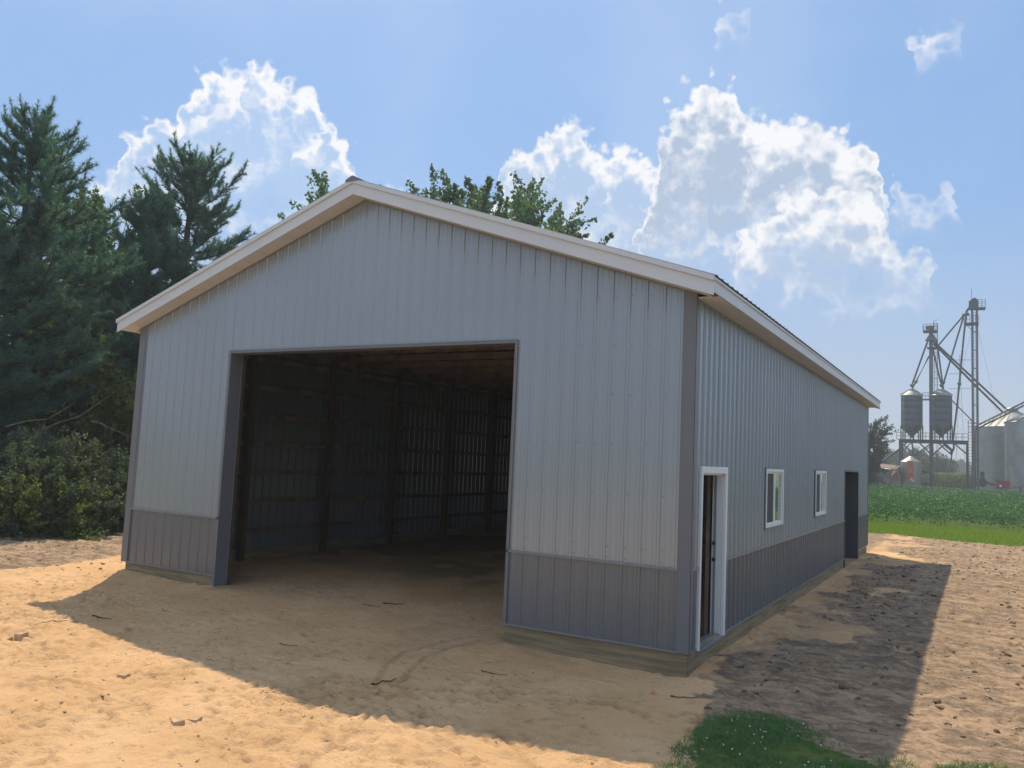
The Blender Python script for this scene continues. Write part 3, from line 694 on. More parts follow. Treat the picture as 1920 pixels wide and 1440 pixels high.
# roof sheets, ribs running up the slope
def roofsheet(side, y0, y1, ph, mat):
    pr = profile(y0, y1, ph)
    xe = XR+0.035 if side > 0 else XL-0.035
    V = []
    for u, h in pr:
        V.append((xe, u, zroof(xe)+0.012+h)); V.append((XC+0.02*side, u, ZR+0.005+h))
    n = len(pr); F = [(2*i, 2*i+2, 2*i+3, 2*i+1) for i in range(n-1)]
    if side < 0: F = [f[::-1] for f in F]
    return mesh_np('roof_panel', V, F, mat, barn)
y = YF-0.03; ph = YF+0.03
while y < YB:
    y2 = min(y+SH, YB+0.02)
    roofsheet(1, y, y2, ph, MAT['roof']); roofsheet(-1, y, y2, ph, MAT['roof']); y = y2
sl_r = (ZR-ZE)/(XR-XC); sl_l = (ZR-ZE)/(XC-XL)
rc = MB(); w_ = 0.13
rc.add([(XC-w_, YF-.034, ZR+.045-w_*sl_l), (XC-.02, YF-.034, ZR+.055), (XC+.02, YF-.034, ZR+.055), (XC+w_, YF-.034, ZR+.045-w_*sl_r), (XC+w_, YF-.034, ZR+.012-w_*sl_r), (XC-w_, YF-.034, ZR+.012-w_*sl_l),
        (XC-w_, YB+.03, ZR+.045-w_*sl_l), (XC-.02, YB+.03, ZR+.055), (XC+.02, YB+.03, ZR+.055), (XC+w_, YB+.03, ZR+.045-w_*sl_r), (XC+w_, YB+.03, ZR+.012-w_*sl_r), (XC-w_, YB+.03, ZR+.012-w_*sl_l)],
       [(0, 1, 2, 3, 4, 5), (11, 10, 9, 8, 7, 6), (0, 6, 7, 1), (1, 7, 8, 2), (2, 8, 9, 3), (3, 9, 10, 4), (4, 10, 11, 5), (5, 11, 6, 0)])
rc.build('ridge_cap', MAT['trim_dark'], barn)
# rake fascia, rake trim, eave fascia
def rakeboard(name, x0, x1, zt0, dz, ya, yb, mat, cut=0.0):
    V = []
    for yy in (ya, yb):
        for x in (x0, x1): V += [(x, yy, zroof(x)+zt0), (x, yy, zroof(x)+zt0-dz)]
    F = [(0, 1, 3, 2), (4, 6, 7, 5), (0, 2, 6, 4), (1, 5, 7, 3), (0, 4, 5, 1), (2, 3, 7, 6)]
    mm = MB(); mm.add(V, F); return mm.build(name, mat, barn)
for (ya, yb, yo) in ((YF, YF+0.02, -1), (YB-0.02, YB, 1)):
    for (x0, x1) in ((XL, XC-0.0005), (XC+0.0005, XR)):
        rakeboard('rake_fascia', x0, x1, -0.035, 0.185, ya, yb, MAT['white'])
        if yo < 0: rakeboard('rake_trim', x0-(0.012 if x0 == XL else 0), x1+(0.012 if x1 == XR else 0), 0.012, 0.062, YF-0.028, YF-0.001, MAT['white'])
        else: rakeboard('rake_trim', x0, x1, 0.012, 0.062, YB+.001, YB+.028, MAT['white'])
for side, xf in ((1, XR), (-1, XL)):
    y = YF+.021; first = True
    while y < YB-.021:
        y2 = min(y+(0.95 if first else 3.05), YB-.021); first = False
        m = MB(); m.box(xf-0.02*side, y+.0015, ZE-0.175, xf, y2-.0015, ZE-0.028)
        m.build('eave_fascia', MAT['white'], barn); y = y2
    m = MB(); m.box(xf-.004*side, YF-.02, ZE-0.040, xf+0.018*side, YB+.01, ZE-0.010); m.build('eave_drip_edge', MAT['white'], barn)
# soffit boards: along the eaves and up the rakes
ZS = ZE-0.168
for side, xa, xb in ((1, 0.0, XR-.021), (-1, -BW, XL+.021)):
    y = 0.0
    while y < BL+.3:
        y2 = min(y+0.305, YB-.03)
        if y2-y > .03:
            m = MB(); m.box(xa, y+.004, ZS-.008, xb, y2-.004, ZS+.004)
            for q in (0.25, 0.5, 0.75):
                yy = y+(y2-y)*q; m.box(xa, yy-.004, ZS-.012, xb, yy+.004, ZS-.0085)
            m.build('soffit_panel', MAT['soffit'], barn)
        y = y2
    m = MB(); m.box(xa-.03*side*0+0.001*side, 0.03, ZS-.035, xa+.022*side, BL-.02, ZS-.013); m.build('soffit_channel', MAT['steel_light'], barn)
x = XL+.08
while x < XR-.09:
    x2 = min(x+0.305, XR-.08)
    if x < XC < x2: x2 = XC
    if x2-x > .03:
        m = MB(); a0, a1 = x+.004, x2-.004
        def zz(v): return zroof(v)-0.205
        m.add([(a0, YF+.021, zz(a0)), (a1, YF+.021, zz(a1)), (a1, -.002, zz(a1)), (a0, -.002, zz(a0)), (a0, YF+.021, zz(a0)-.01), (a1, YF+.021, zz(a1)-.01), (a1, -.002, zz(a1)-.01), (a0, -.002, zz(a0)-.01)],
              [(0, 1, 2, 3), (7, 6, 5, 4), (0, 4, 5, 1), (1, 5, 6, 2), (2, 6, 7, 3), (3, 7, 4, 0)])
        m.build('soffit_panel', MAT['soffit'], barn)
    x = x2
for x0, x1 in ((-BW+.1, XC), (XC, -.10)):                # dark channel where the gable steel meets the soffit
    V = []
    for yy in (-.026, -.001):
        for xx in (x0, x1): V += [(xx, yy, zroof(xx)-.216), (xx, yy, zroof(xx)-.236)]
    mm = MB(); mm.add(V, [(0, 1, 3, 2), (4, 6, 7, 5), (0, 2, 6, 4), (1, 5, 7, 3), (0, 4, 5, 1), (2, 3, 7, 6)]).build('gable_channel', MAT['trim_mid'], barn)
for xw, s in ((-BW, 1), (0, -1)):
    MB().box(xw+s*.004, .03, HS-.06, xw+s*.05, BL-.03, zroof(xw)-.02).build('eave_closure', MAT['lumber'], barn)
# frame inside
for xw, s in ((-BW, 1), (0, -1)):
    yy = 0.12
    while yy < BL:
        skip = s < 0 and any(h[0]-.1 < yy < h[1]+.1 for h in (PD, OP))
        if not skip:
            m = MB()
            for q in range(3): m.box(xw+s*(.062+.002), yy-.057+q*.039, -0.4, xw+s*.20, yy-.057+q*.039+.036, HS)
            m.build('post', MAT['post'], barn)
        yy += 2.42
for xx in (DL-.13, DR+.13, -5.2):
    m = MB(); m.box(xx-.057, .236 if xx != -5.2 else BL-.2, -.4, xx+.057, .375 if xx != -5.2 else BL-.06, HS+.1); m.build('post', MAT['post'], barn)
ZG = [0.33, 0.93, 1.53, 2.13, 2.73, 3.33, 3.93]
def girt(w, a, b, z):
    m = MB()
    if w == 'left': m.box(-BW+.022, a, z, -BW+.060, b, z+.089)
    if w == 'right': m.box(-.060, a, z, -.022, b, z+.089)
    if w == 'front': m.box(a, .022, z, b, .060, z+.089)
    if w == 'rear': m.box(a, BL-.060, z, b, BL-.022, z+.089)
    m.build('girt', MAT['lumber'], barn)
for z in ZG:
    for q in range(7):
        girt('left', .07+q*2.45, min(.07+(q+1)*2.45-.004, BL-.07), z)
    sp_ = [(0.07, BL-.07)]
    for h in RH:
        if h[2] < z+.09 and h[3] > z:
            ns = []
            for a, b in sp_:
                if h[0] > a and h[1] < b: ns += [(a, h[0]-.02), (h[1]+.02, b)]
                else: ns.append((a, b))
            sp_ = ns
    for a, b in sp_: 
        if b-a > .1: girt('right', a, b, z)
    girt('rear', -BW+.07, -.07, z)
    if z < DH: girt('front', -BW+.07, DL-.06, z); girt('front', DR+.04, -.07, z)
    else: girt('front', -BW+.07, -.07, z)
yy = 0.45; first = None
while yy < BL-.1:                                        # roof trusses
    zb = HS+.02
    m = MB(); m.beam((-BW+.02, yy, zb+.07), (-.02, yy, zb+.07), .038, .14)
    tr = m.build('truss', MAT['lumber'], barn)
    for x0, x1 in ((-BW-.2, XC), (.2, XC)):
        m = MB(); m.beam((x0, yy, zroof(x0)-.13), (x1, yy, zroof(x1)-.13), .038, .13); m.build('top_chord', MAT['lumber'], tr)
    xs = [-BW+1.7, -BW+3.4, XC, -3.4, -1.7]
    m = MB(); top = True; prev = (-BW+.9, yy, zb+.1)
    for i, xx in enumerate([-8.6, -7.2, -5.2, -3.2, -1.8]):
        m.beam((xx, yy, zb+.14), (xx+(.6 if xx < XC-.1 else (-.6 if xx > XC+.1 else 0)), yy, zroof(xx+(.6 if xx < XC-.1 else (-.6 if xx > XC+.1 else 0)))-.19), .036, .085, up=(0, 1, 0))
    m.build('web', MAT['lumber'], tr)
    yy += 1.21
for side in (1, -1):                                     # purlins
    for k in range(9):
        f = (k+.4)/9; x = XC+(XR-.1-XC)*f if side > 0 else XC-(XC-XL-.1)*f
        m = MB(); m.box(x-.045, YF+.03, zroof(x)-.052, x+.045, YB-.03, zroof(x)-.014); m.build('purlin', MAT['lumber'], barn)

# ---------------------------------------------------------------- vegetation
def leaves(P, size, up=0.35, flat=0.0, rg=rng, elong=1.5):
    """diamond leaves folded along the middle; returns V,F,tint"""
    n = len(P); s = size*rg.uniform(0.65, 1.3, n)
    d = rg.normal(size=(n, 3)); d[:, 2] -= up; d /= np.linalg.norm(d, axis=1)[:, None]
    nrm = rg.normal(size=(n, 3)); nrm[:, 2] += flat; a = np.cross(d, nrm); a /= np.linalg.norm(a, axis=1)[:, None]
    b = np.cross(a, d)
    s = s[:, None]
    v0 = P-d*s*elong*.5; v2 = P+d*s*elong*.5; v1 = P+a*s*.5+b*s*.12; v3 = P-a*s*.5+b*s*.12
    V = np.stack([v0, v1, v2, v3], 1).reshape(-1, 3)
    i = np.arange(n)*4
    F = np.stack([np.stack([i, i+1, i+2], 1), np.stack([i, i+2, i+3], 1)], 1).reshape(-1, 3)
    return V, F
def curve_pts(p, q, bend, n=5):
    p = np.array(p, float); q = np.array(q, float); t = np.linspace(0, 1, n)[:, None]
    return p+(q-p)*t+np.array(bend)*(4*t*(1-t))
def pine(x, y, h, rad, label, seed, base=1.8, density=1.0, lean=(0, 0), group='pines left of the barn', name='pine_tree', needle=0.155):
    rg = np.random.default_rng(seed); z0 = float(gz(x, y))-.05
    root = thing(name, (x, y, z0), label, 'tree', group)
    n = 12; ts = np.linspace(0, 1, n)
    tp = [(x+lean[0]*t*h+0.06*math.sin(t*7+seed), y+lean[1]*t*h+.06*math.cos(t*6+seed), z0+t*(h-.3)) for t in ts]
    m = MB(); m.tube(tp, [0.022*h*(1-t)**.8*0.9+.02 for t in ts], 10); m.build('trunk', MAT['bark_pine'], root, True)
    tpa = np.array(tp); br = MB(); shoots = []
    z = base
    while z < h-.25:
        f = (z-base)/(h-base)
        L0 = rad*(1-f)**0.62*(0.72+0.5*rg.random())
        if f < .22: L0 *= .75+1.1*f
        nb = rg.integers(4, 7); a0 = rg.random()*6.28
        for k in range(nb):
            a = a0+6.283*k/nb+rg.normal(0, .25); L = max(.35, L0*rg.uniform(.7, 1.15))
            c = np.array([np.interp(z/h, ts, tpa[:, i]) for i in range(3)])
            dirv = np.array([math.cos(a), math.sin(a), 0.0])
            rise = (-.10+0.75*f+rg.normal(0, .08))*L
            tip = c+dirv*L+np.array([0, 0, rise+.15*L])
            pts = curve_pts(c, tip, (0, 0, -.14*L), 6)
            r0 = .012+.016*L*(1.2-f); br.tube(pts, [r0*(1-i/6.5) for i in range(6)], 5, False)
            ns = int((5+L*7.5)*density)
            for q in range(ns):
                t = 0.30+0.70*(q+rg.random())/ns
                if f > .8: t = 0.1+0.9*(q+rg.random())/ns
                i = min(4, int(t*5)); p = pts[i]+(pts[i+1]-pts[i])*(t*5-i)
                sl_ = rg.uniform(.22, .5)*(1 if L > .8 else .8)
                sd = dirv*rg.uniform(.15, .9)+np.array([-dirv[1], dirv[0], 0])*rg.normal(0, .65)+np.array([0, 0, rg.uniform(.35, 1.1)*(0.55+.8*f)])
                sd /= np.linalg.norm(sd)
                if rg.random() < .35: sl_ *= 1.5
                shoots.append((p, sd, sl_))
            shoots.append((tip, np.array([dirv[0]*.4, dirv[1]*.4, .7+.5*f])/1.1, .45))
        z += rg.uniform(.30, .52)*(h/12)**.3
    top = tpa[-1]
    for k in range(5):
        a = k*1.257+.3; shoots.append((top-np.array([0, 0, .35]), np.array([math.cos(a)*.45, math.sin(a)*.45, .9]), .5))
    shoots.append((top-np.array([0, 0, .2]), np.array([0, 0, 1.0]), .6))
    for k, (p, d, L) in enumerate(shoots):
        if k % 2 == 0: br.tube([p, p+d*L*.8], [.010, .004], 3, False)
    br.build('branches', MAT['bark_pine'], root)
    # needles, thin triangles round each shoot
    S = len(shoots); P = np.array([s[0] for s in shoots]); D = np.array([s[1] for s in shoots]); LL = np.array([s[2] for s in shoots])
    nn = 80; t = rg.random((S, nn)); base_ = P[:, None]+D[:, None]*(LL[:, None]*t)[..., None]
    rnd = rg.normal(size=(S, nn, 3)); nd = rnd/np.linalg.norm(rnd, axis=2)[..., None]+D[:, None]*0.9
    nd /= np.linalg.norm(nd, axis=2)[..., None]
    ln = (needle*rg.uniform(.7, 1.25, (S, nn)))[..., None]
    sidev = np.cross(nd, rg.normal(size=(S, nn, 3))); sidev /= np.linalg.norm(sidev, axis=2)[..., None]
    wv = .0095
    V = np.stack([base_-sidev*wv, base_+sidev*wv, base_+nd*ln], 2).reshape(-1, 3)
    F = np.arange(len(V)).reshape(-1, 3)
    tint = np.repeat(np.clip(rg.normal(.4, .28, S), 0, 1), nn*3)
    mesh_np('crown', V, F, MAT['needle'], root, False, {'tint': ('FLOAT', tint)})
    return root
def broad(x, y, h, rad, label, seed, mat='leaf', base=2.0, sprays=260, per=60, leaf=.11, group=None, name='maple_tree', upness=0.9, cat='tree', spray=1.1, trunk_r=None, envelope=None, bark='bark', stems=1, z0=None, dens=.10):
    rg = np.random.default_rng(seed); z0 = (float(gz(x, y))-.05) if z0 is None else z0
    root = thing(name, (x, y, z0), label, cat, group)
    tr_ = trunk_r or .02*h+.02
    ts = np.linspace(0, 1, 7)
    br = MB()
    tk = MB()
    for s in range(stems):
        a = rg.random()*6.28; sp_ = 0 if stems == 1 else rad*.35
        tk.tube([(x+math.cos(a)*sp_*t+.1*math.sin(t*5+seed)*min(h/10, 1), y+math.sin(a)*sp_*t, z0+t*h*.72) for t in ts], [tr_*(1-.8*t)/stems**.5 for t in ts], 8)
    tk.build('trunk', MAT[bark], root, True)
    starts = []; n = sprays
    # clumps around limb ends
    nl = max(7, int(sprays/16)); limbs = []
    for k in range(nl):
        a = k*2.399+rg.normal(0, .2); f = (k+.5)/nl; zz = base+(h*.97-base)*(f**.85)
        r = rad*math.sin(PI*min(1, max(.12, (0.16+.80*(1-f)**.75))))**.6*rg.uniform(.55, 1.0) if envelope is None else rad*envelope(f)*rg.uniform(.6, 1.0)
        tip = np.array([x+math.cos(a)*r, y+math.sin(a)*r, z0+zz-rg.uniform(0, .06)*h])
        st = np.array([x, y, z0+max(base*.55, zz*.62-.4)]) if zz > base*.7 else np.array([x, y, z0+.3])
        pts = curve_pts(st, tip, (0, 0, -.05*h*rg.random()), 6)
        limbs.append((pts, a, f)); r0 = tr_*.38*(1-.6*f); br.tube(pts, [r0*(1-i/6.6)+.006 for i in range(6)], 5, False)
    P = []; TI = []
    for k in range(n):
        pts, a, f = limbs[rg.integers(nl)]
        t = rg.uniform(.42, 1.0)**.8; i = min(4, int(t*5)); p = pts[i]+(pts[i+1]-pts[i])*(t*5-i)
        p = p+rg.normal(0, .05*rad, 3)
        out = np.array([p[0]-x, p[1]-y, 0]); out /= (np.linalg.norm(out)+.3)
        d = out*rg.uniform(.2, 1.1)+np.array([0, 0, upness*rg.uniform(.1, 1.3)])+rg.normal(0, .38, 3); d /= np.linalg.norm(d)
        L = spray*rg.uniform(.5, 1.35); q = p+d*L
        br.tube([p, q], [.014, .004], 3, False)
        m_ = int(per*rg.uniform(.6, 1.3)); tt = rg.random(m_)[:, None]
        w = dens*L*(1.4-tt)
        P.append(p+(q-p)*tt+rg.normal(size=(m_, 3))*w); TI.append(np.full(m_, np.clip(rg.normal(.45, .25), 0, 1)))
    P = np.concatenate(P); TI = np.concatenate(TI)
    br.build('limbs', MAT[bark], root)
    P[:, 2] = np.maximum(P[:, 2], z0+.05)
    V, F = leaves(P, leaf, rg=rg)
    tint = np.clip(np.repeat(TI, 4)+np.repeat(rg.normal(0, .12, len(P)), 4), 0, 1)
    mesh_np('crown', V, F, MAT[mat], root, False, {'tint': ('FLOAT', tint)})
    return root
def dirpt(px, py, d):
    r = ray(px, py); h = r/np.hypot(r[0], r[1]); p = CAM+h*d; return p
def plant(fn, px, ptop, d, *a, **k):
    p = dirpt(px, ptop, d); h = p[2]+.2; return fn(float(p[0]), float(p[1]), float(h), *a, **k)
plant(pine, 74, 190, 28, 3.3, 'tall dark pine at the far left edge, the tallest of the trees', 11, base=3.4, density=1.25)
plant(pine, 368, 272, 33, 4.3, 'broad dark pine whose crown tops the trees just left of the barn roof', 12, base=3.0, density=1.35)
plant(pine, 285, 345, 31, 2.2, 'shorter dark pine squeezed between the two taller pines', 13, base=2.4, density=1.2)
plant(pine, -60, 300, 26, 3.4, 'pine cut off by the left edge of the photo', 14, base=2.2, density=1.1)
plant(pine, 440, 455, 40, 3.4, 'pine standing behind the left eave of the barn', 15, base=2.0, density=1.0)
BG = 'leafy trees behind the pines'
plant(broad, 208, 312, 37, 3.6, 'light green maple rising between the two tall pines', 21, base=2.4, sprays=720, per=62, leaf=.13, group=BG, spray=1.0)
plant(broad, 25, 470, 37, 4.2, 'leafy tree behind the trunk of the leftmost tall pine', 22, base=1.6, sprays=380, per=60, leaf=.14, group=BG)
plant(broad, 320, 520, 41, 4.4, 'leafy green tree behind the broad pine left of the barn', 23, base=1.6, sprays=380, per=60, leaf=.14, group=BG)
plant(broad, 165, 560, 30, 2.6, 'yellow green young tree in front of the maple, between the pines', 24, mat='leaf_yellow', base=1.3, sprays=260, per=55, leaf=.12, group=BG)
plant(broad, 235, 600, 29, 2.2, 'young yellow green tree just left of the barn corner', 25, mat='leaf_yellow', base=2.2, sprays=220, per=50, leaf=.12, group=BG)
plant(broad, 100, 640, 33, 3.0, 'bushy green tree low behind the tall left pine', 26, base=.9, sprays=300, per=60, leaf=.13, group=BG)
UG = 'undergrowth along the left edge of the dirt'
shr = [(18, 815, 23.6, 2.2, 'leaf_dull', 'tall green bush at the left edge of the picture'), (95, 830, 24.2, 2.3, 'leaf_dull', 'rounded bush beneath the tall left pine'), (165, 872, 24.6, 1.7, 'leaf_dull', 'low dark bush between the pine and the barn'),
       (60, 900, 22.8, 1.5, 'leaf_yellow', 'low bush of dry yellowish leaves at the edge of the dirt'), (212, 872, 31, 1.6, 'leaf_yellow', 'small yellow green bush near the barn corner'), (-40, 850, 23.5, 2.0, 'leaf_dull', 'bush cut off by the left edge of the photo'),
       (140, 925, 23.4, 1.3, 'leaf_dull', 'knee high weeds spilling onto the dirt left of the barn')]
for i, (px, py, d, r_, mt, lb) in enumerate(shr):
    plant(broad, px, py, d, r_, lb, 40+i, mat=mt, base=.15, sprays=300, per=85, leaf=.06, group=UG, name='bush', cat='bush', spray=.75, trunk_r=.06, stems=5, upness=.6, envelope=lambda f: (1-f**2)**.5)
# maple behind the barn showing over the roof
def maple_env(f): return 1.2 if f < .55 else 1.2-(f-.55)*1.5
p_ = dirpt(900, 330, 44); 
broad(float(p_[0]), float(p_[1]), float(p_[2])+.1, 7.0, 'big maple behind the barn whose leafy shoots show above the roof', 31, base=5, sprays=1200, per=75, leaf=.17, spray=1.8, envelope=maple_env, upness=1.5, dens=.075)
p_ = dirpt(650, 318, 44)
broad(float(p_[0]), float(p_[1]), float(p_[2])+.5, 2.6, 'slim maple behind the barn showing just at the ridge peak', 32, base=6, sprays=300, per=70, leaf=.16, spray=1.9, envelope=maple_env, upness=1.5, dens=.075)
# dead lower limbs on the left pine side
for i, (a, b, c, lb) in enumerate([((22, 905), (100, 862), (135, 846), 'bare pale dead branch reaching right from the left pine, lower one'), ((10, 800), (90, 786), (140, 755), 'bare pale dead branch reaching right from the left pine, upper one'), ((60, 815), (150, 780), (215, 735), 'grey dead branch hanging among the shadows left of the barn'), ((170, 790), (210, 805), (248, 820), 'thin dead branch drooping towards the barn corner')]):
    A, B, Cc = (dirpt(*q, 24.6+.4*i) for q in (a, b, c)); m = MB(); m.tube([A, (A+B)/2+(0, 0, .05), B, (B+Cc)/2, Cc], [.020, .017, .013, .009, .004], 5)
    for q in range(5):
        t = random.random(); p0 = A+(Cc-A)*t*.9+np.array([0, 0, .0]); pc = B if .4 < t < .6 else p0
        m.tube([pc, pc+np.array([random.uniform(-.1, .4), random.uniform(-.2, .2), random.uniform(-.35, .4)])], [.008, .003], 3)
    o = m.build('dead_branch', MAT['deadwood'], None); props(o, lb, 'branch', 'dead branches under the pines')

# ---------------------------------------------------------------- fields
def tri_strip_blades(P, hgt, wid, rg, lean=.35):
    n = len(P); a = rg.random(n)*6.283; hh = (hgt*rg.uniform(.5, 1.3, n)); ww = wid*rg.uniform(.7, 1.3, n)
    dx_ = np.stack([np.cos(a), np.sin(a), 0*a], 1)*ww[:, None]*.5
    tip = P+np.stack([rg.normal(0, lean, n)*hh, rg.normal(0, lean, n)*hh, hh], 1)
    V = np.stack([P-dx_, P+dx_, tip], 1).reshape(-1, 3); return V, np.arange(3*n).reshape(-1, 3)
def scatter_poly(n, x0, x1, y0, y1, cond, rg):
    x = rg.uniform(x0, x1, n); y = rg.uniform(y0, y1, n); k = cond(x, y); return x[k], y[k]
rg = np.random.default_rng(99)
# soybean-like field: rows of leafy plants
def beans_in(x, y): return (lineside(x+fbm(x, y, .35, 3, 77)*1.2, y, T0, T1) > 0.2) & (y < 122-0.05*x)
rowd = (T1-T0)/np.linalg.norm(T1-T0)
def bean_pts(n, y0, y1, x0f, x1f):
    y = rg.uniform(y0, y1, n); x = x0f(y)+(x1f(y)-x0f(y))*rg.random(n)
    return x, y
wx0 = lambda y: -0.26*(y+9.26)+2.9-2; wx1 = lambda y: 0.09*(y+9.26)+2.9+3
Pl = []; szs = []
for (n, y0, y1, s_) in ((60000, 24, 45, .085), (56000, 45, 80, .14), (34000, 80, 124, .24)):
    x, y = bean_pts(n, y0, y1, wx0, wx1); k = beans_in(x, y); x, y = x[k], y[k]
    top = .62+.24*fbm(x, y, .9, 3, 55)+.16*fbm(x, y, 2.6, 3, 56)
    edge = sm(lineside(x, y, T0, T1), .1, 1.2); top = top*(.45+.55*edge)
    z = -.2+top*(1-rg.random(len(x))**2.5*.75)
    Pl.append(np.stack([x, y, z], 1)); szs.append(np.full(len(x), s_))
P = np.concatenate(Pl); S = np.concatenate(szs)
V, F = leaves(P, S, up=0.1, flat=1.4, rg=rg, elong=1.25)
tint = np.repeat(np.clip(rg.normal(.42, .25, len(P))+.5*fbm(P[:, 0], P[:, 1], .3, 3, 57), 0, 1), 4)
o = mesh_np('bean_field', V, F, MAT['bean'], None, False, {'tint': ('FLOAT', tint)}); props(o, 'field of low leafy green bean plants beyond the grass strip', 'crop', kind='stuff')
# weeds at the field edge
x, y = bean_pts(9000, 22, 34, wx0, wx1); s_ = lineside(x, y, T0, T1); k = (s_ > -.1) & (s_ < 1.1) & (fbm(x, y, 1.2, 3, 5) > -.05); x, y = x[k], y[k]
P = np.stack([x, y, np.full(len(x), -.2)], 1); V, F = tri_strip_blades(P, .5, .03, rg, .25)
o = mesh_np('weeds', V, F, MAT['grass_bright'], None, False, {'tint': ('FLOAT', np.repeat(rg.random(len(P)), 3))}); props(o, 'tall weeds and grass along the near edge of the bean field', 'weeds', kind='stuff')
# mown grass strip
x, y = bean_pts(110000, 18, 36, wx0, wx1); k = (lineside(x, y, S0, S1)+fbm(x, y, 1.5, 3, 4)*.8 > -.15) & (lineside(x, y, T0, T1) < .3); x, y = x[k], y[k]
P = np.stack([x, y, gz(x, y)-.01], 1); V, F = tri_strip_blades(P, .10, .022, rg, .5)
o = mesh_np('grass_strip', V, F, MAT['grass_bright'], None, False, {'tint': ('FLOAT', np.repeat(np.clip(rg.normal(.45, .3, len(P)), 0, 1), 3))}); props(o, 'strip of bright green mown grass between the dirt and the field', 'grass', kind='stuff')
# lawn under the trees at left
x = rg.uniform(-34, -12, 60000); y = rg.uniform(0, 26, 60000); k = (lineside(x, y, G0, G1) > .1+.5*fbm(x, y, .8, 3, 4)) ; x, y = x[k], y[k]
P = np.stack([x, y, gz(x, y)-.01], 1); V, F = tri_strip_blades(P, .13, .02, rg, .5)
o = mesh_np('lawn', V, F, MAT['grass'], None, False, {'tint': ('FLOAT', np.repeat(rg.random(len(P)), 3))}); props(o, 'shaded lawn under the trees left of the barn', 'grass', kind='stuff')
# near grass patch
n = 170000; xs = np.array([p[0] for p in PATCH]); ys = np.array([p[1] for p in PATCH])
x = rg.uniform(xs.min(), 4.2, n); y = rg.uniform(-4.8, ys.max()+.3, n)
wob = fbm(x, y, 2.5, 4, 3)*.35; cP = np.mean(PATCH, 0); rrr = rg.uniform(.86, 1.10, n)**-1; xo, yo = x.copy(), y.copy(); xw, yw = cP[0]+(x-cP[0])*rrr, cP[1]+(y-cP[1])*rrr
k = inpoly(xw+wob, yw+wob, PATCH) | inpoly(x+wob, y+wob, PATCH2); k &= (fbm(x, y, 2.6, 4, 88)*1.6+.35 > rg.random(n)*.85); x, y = x[k], y[k]
P = np.stack([x, y, gz(x, y)-.008], 1); V, F = tri_strip_blades(P, .055, .007, rg, .75)
drift = np.clip(.32+1.1*fbm(x, y, 1.1, 3, 70)+rg.normal(0, .2, len(x)), 0, 1)
o = mesh_np('grass_patch', V, F, MAT['grass'], None, False, {'tint': ('FLOAT', np.repeat(drift, 3))}); props(o, 'patch of dark green grass and clover in the shade at the bottom of the photo', 'grass', kind='stuff')
# fallen dry blades in the patch and straw over the dirt
ncl = 110; ii = rg.integers(0, len(P), ncl); Q = P[ii]+np.array([0, 0, .055]); m = MB()
for q in Q:
    r_ = random.uniform(.004, .0075); m.lathe((q[0], q[1]), [(.002, q[2]-r_), (r_, q[2]-r_*.3), (r_*.8, q[2]+r_*.6), (.002, q[2]+r_)], 6)
o = m.build('clover_flowers', MAT['clover'], None); props(o, 'small white clover flowers dotted through the near grass patch', 'flowers', kind='stuff')
# tufts of grass at right foreground clump
n = 34000; x = rg.uniform(.2, 12, n); y = np.where(rg.random(n) < .8, rg.uniform(-3.5, 14, n), rg.uniform(-3, 24, n))
sd_, dk_, gr_ = zones(x, y); k = (sd_ < .45) & (gr_ < .5) & (x > .4) & (rg.random(n) < .45+1.6*fbm(x, y, .9, 3, 61)); x, y = x[k], y[k]
n = len(x); a = rg.uniform(-.6, .6, n)+rg.choice([0, PI/2, 0.4], n, p=[.6, .1, .3]); L = rg.uniform(.03, .13, n); cxy = np.stack([x, y, gz(x, y)+rg.uniform(.004, .03, n)], 1)
d = np.stack([np.cos(a), np.sin(a), rg.normal(0, .25, n)], 1); w = np.stack([-np.sin(a), np.cos(a), rg.normal(0, .3, n)], 1)*.0028
V = np.stack([cxy-d*L[:, None]*.5-w, cxy-d*L[:, None]*.5+w, cxy+d*L[:, None]*.5+w, cxy+d*L[:, None]*.5-w], 1).reshape(-1, 3)
F = np.arange(4*n).reshape(-1, 4)
o = mesh_np('straw', V, F, MAT['straw'], None, False, {'tint': ('FLOAT', np.repeat(rg.random(n), 4))}); props(o, 'dry straw and dead grass strewn over the dirt right of the barn', 'straw', kind='stuff')
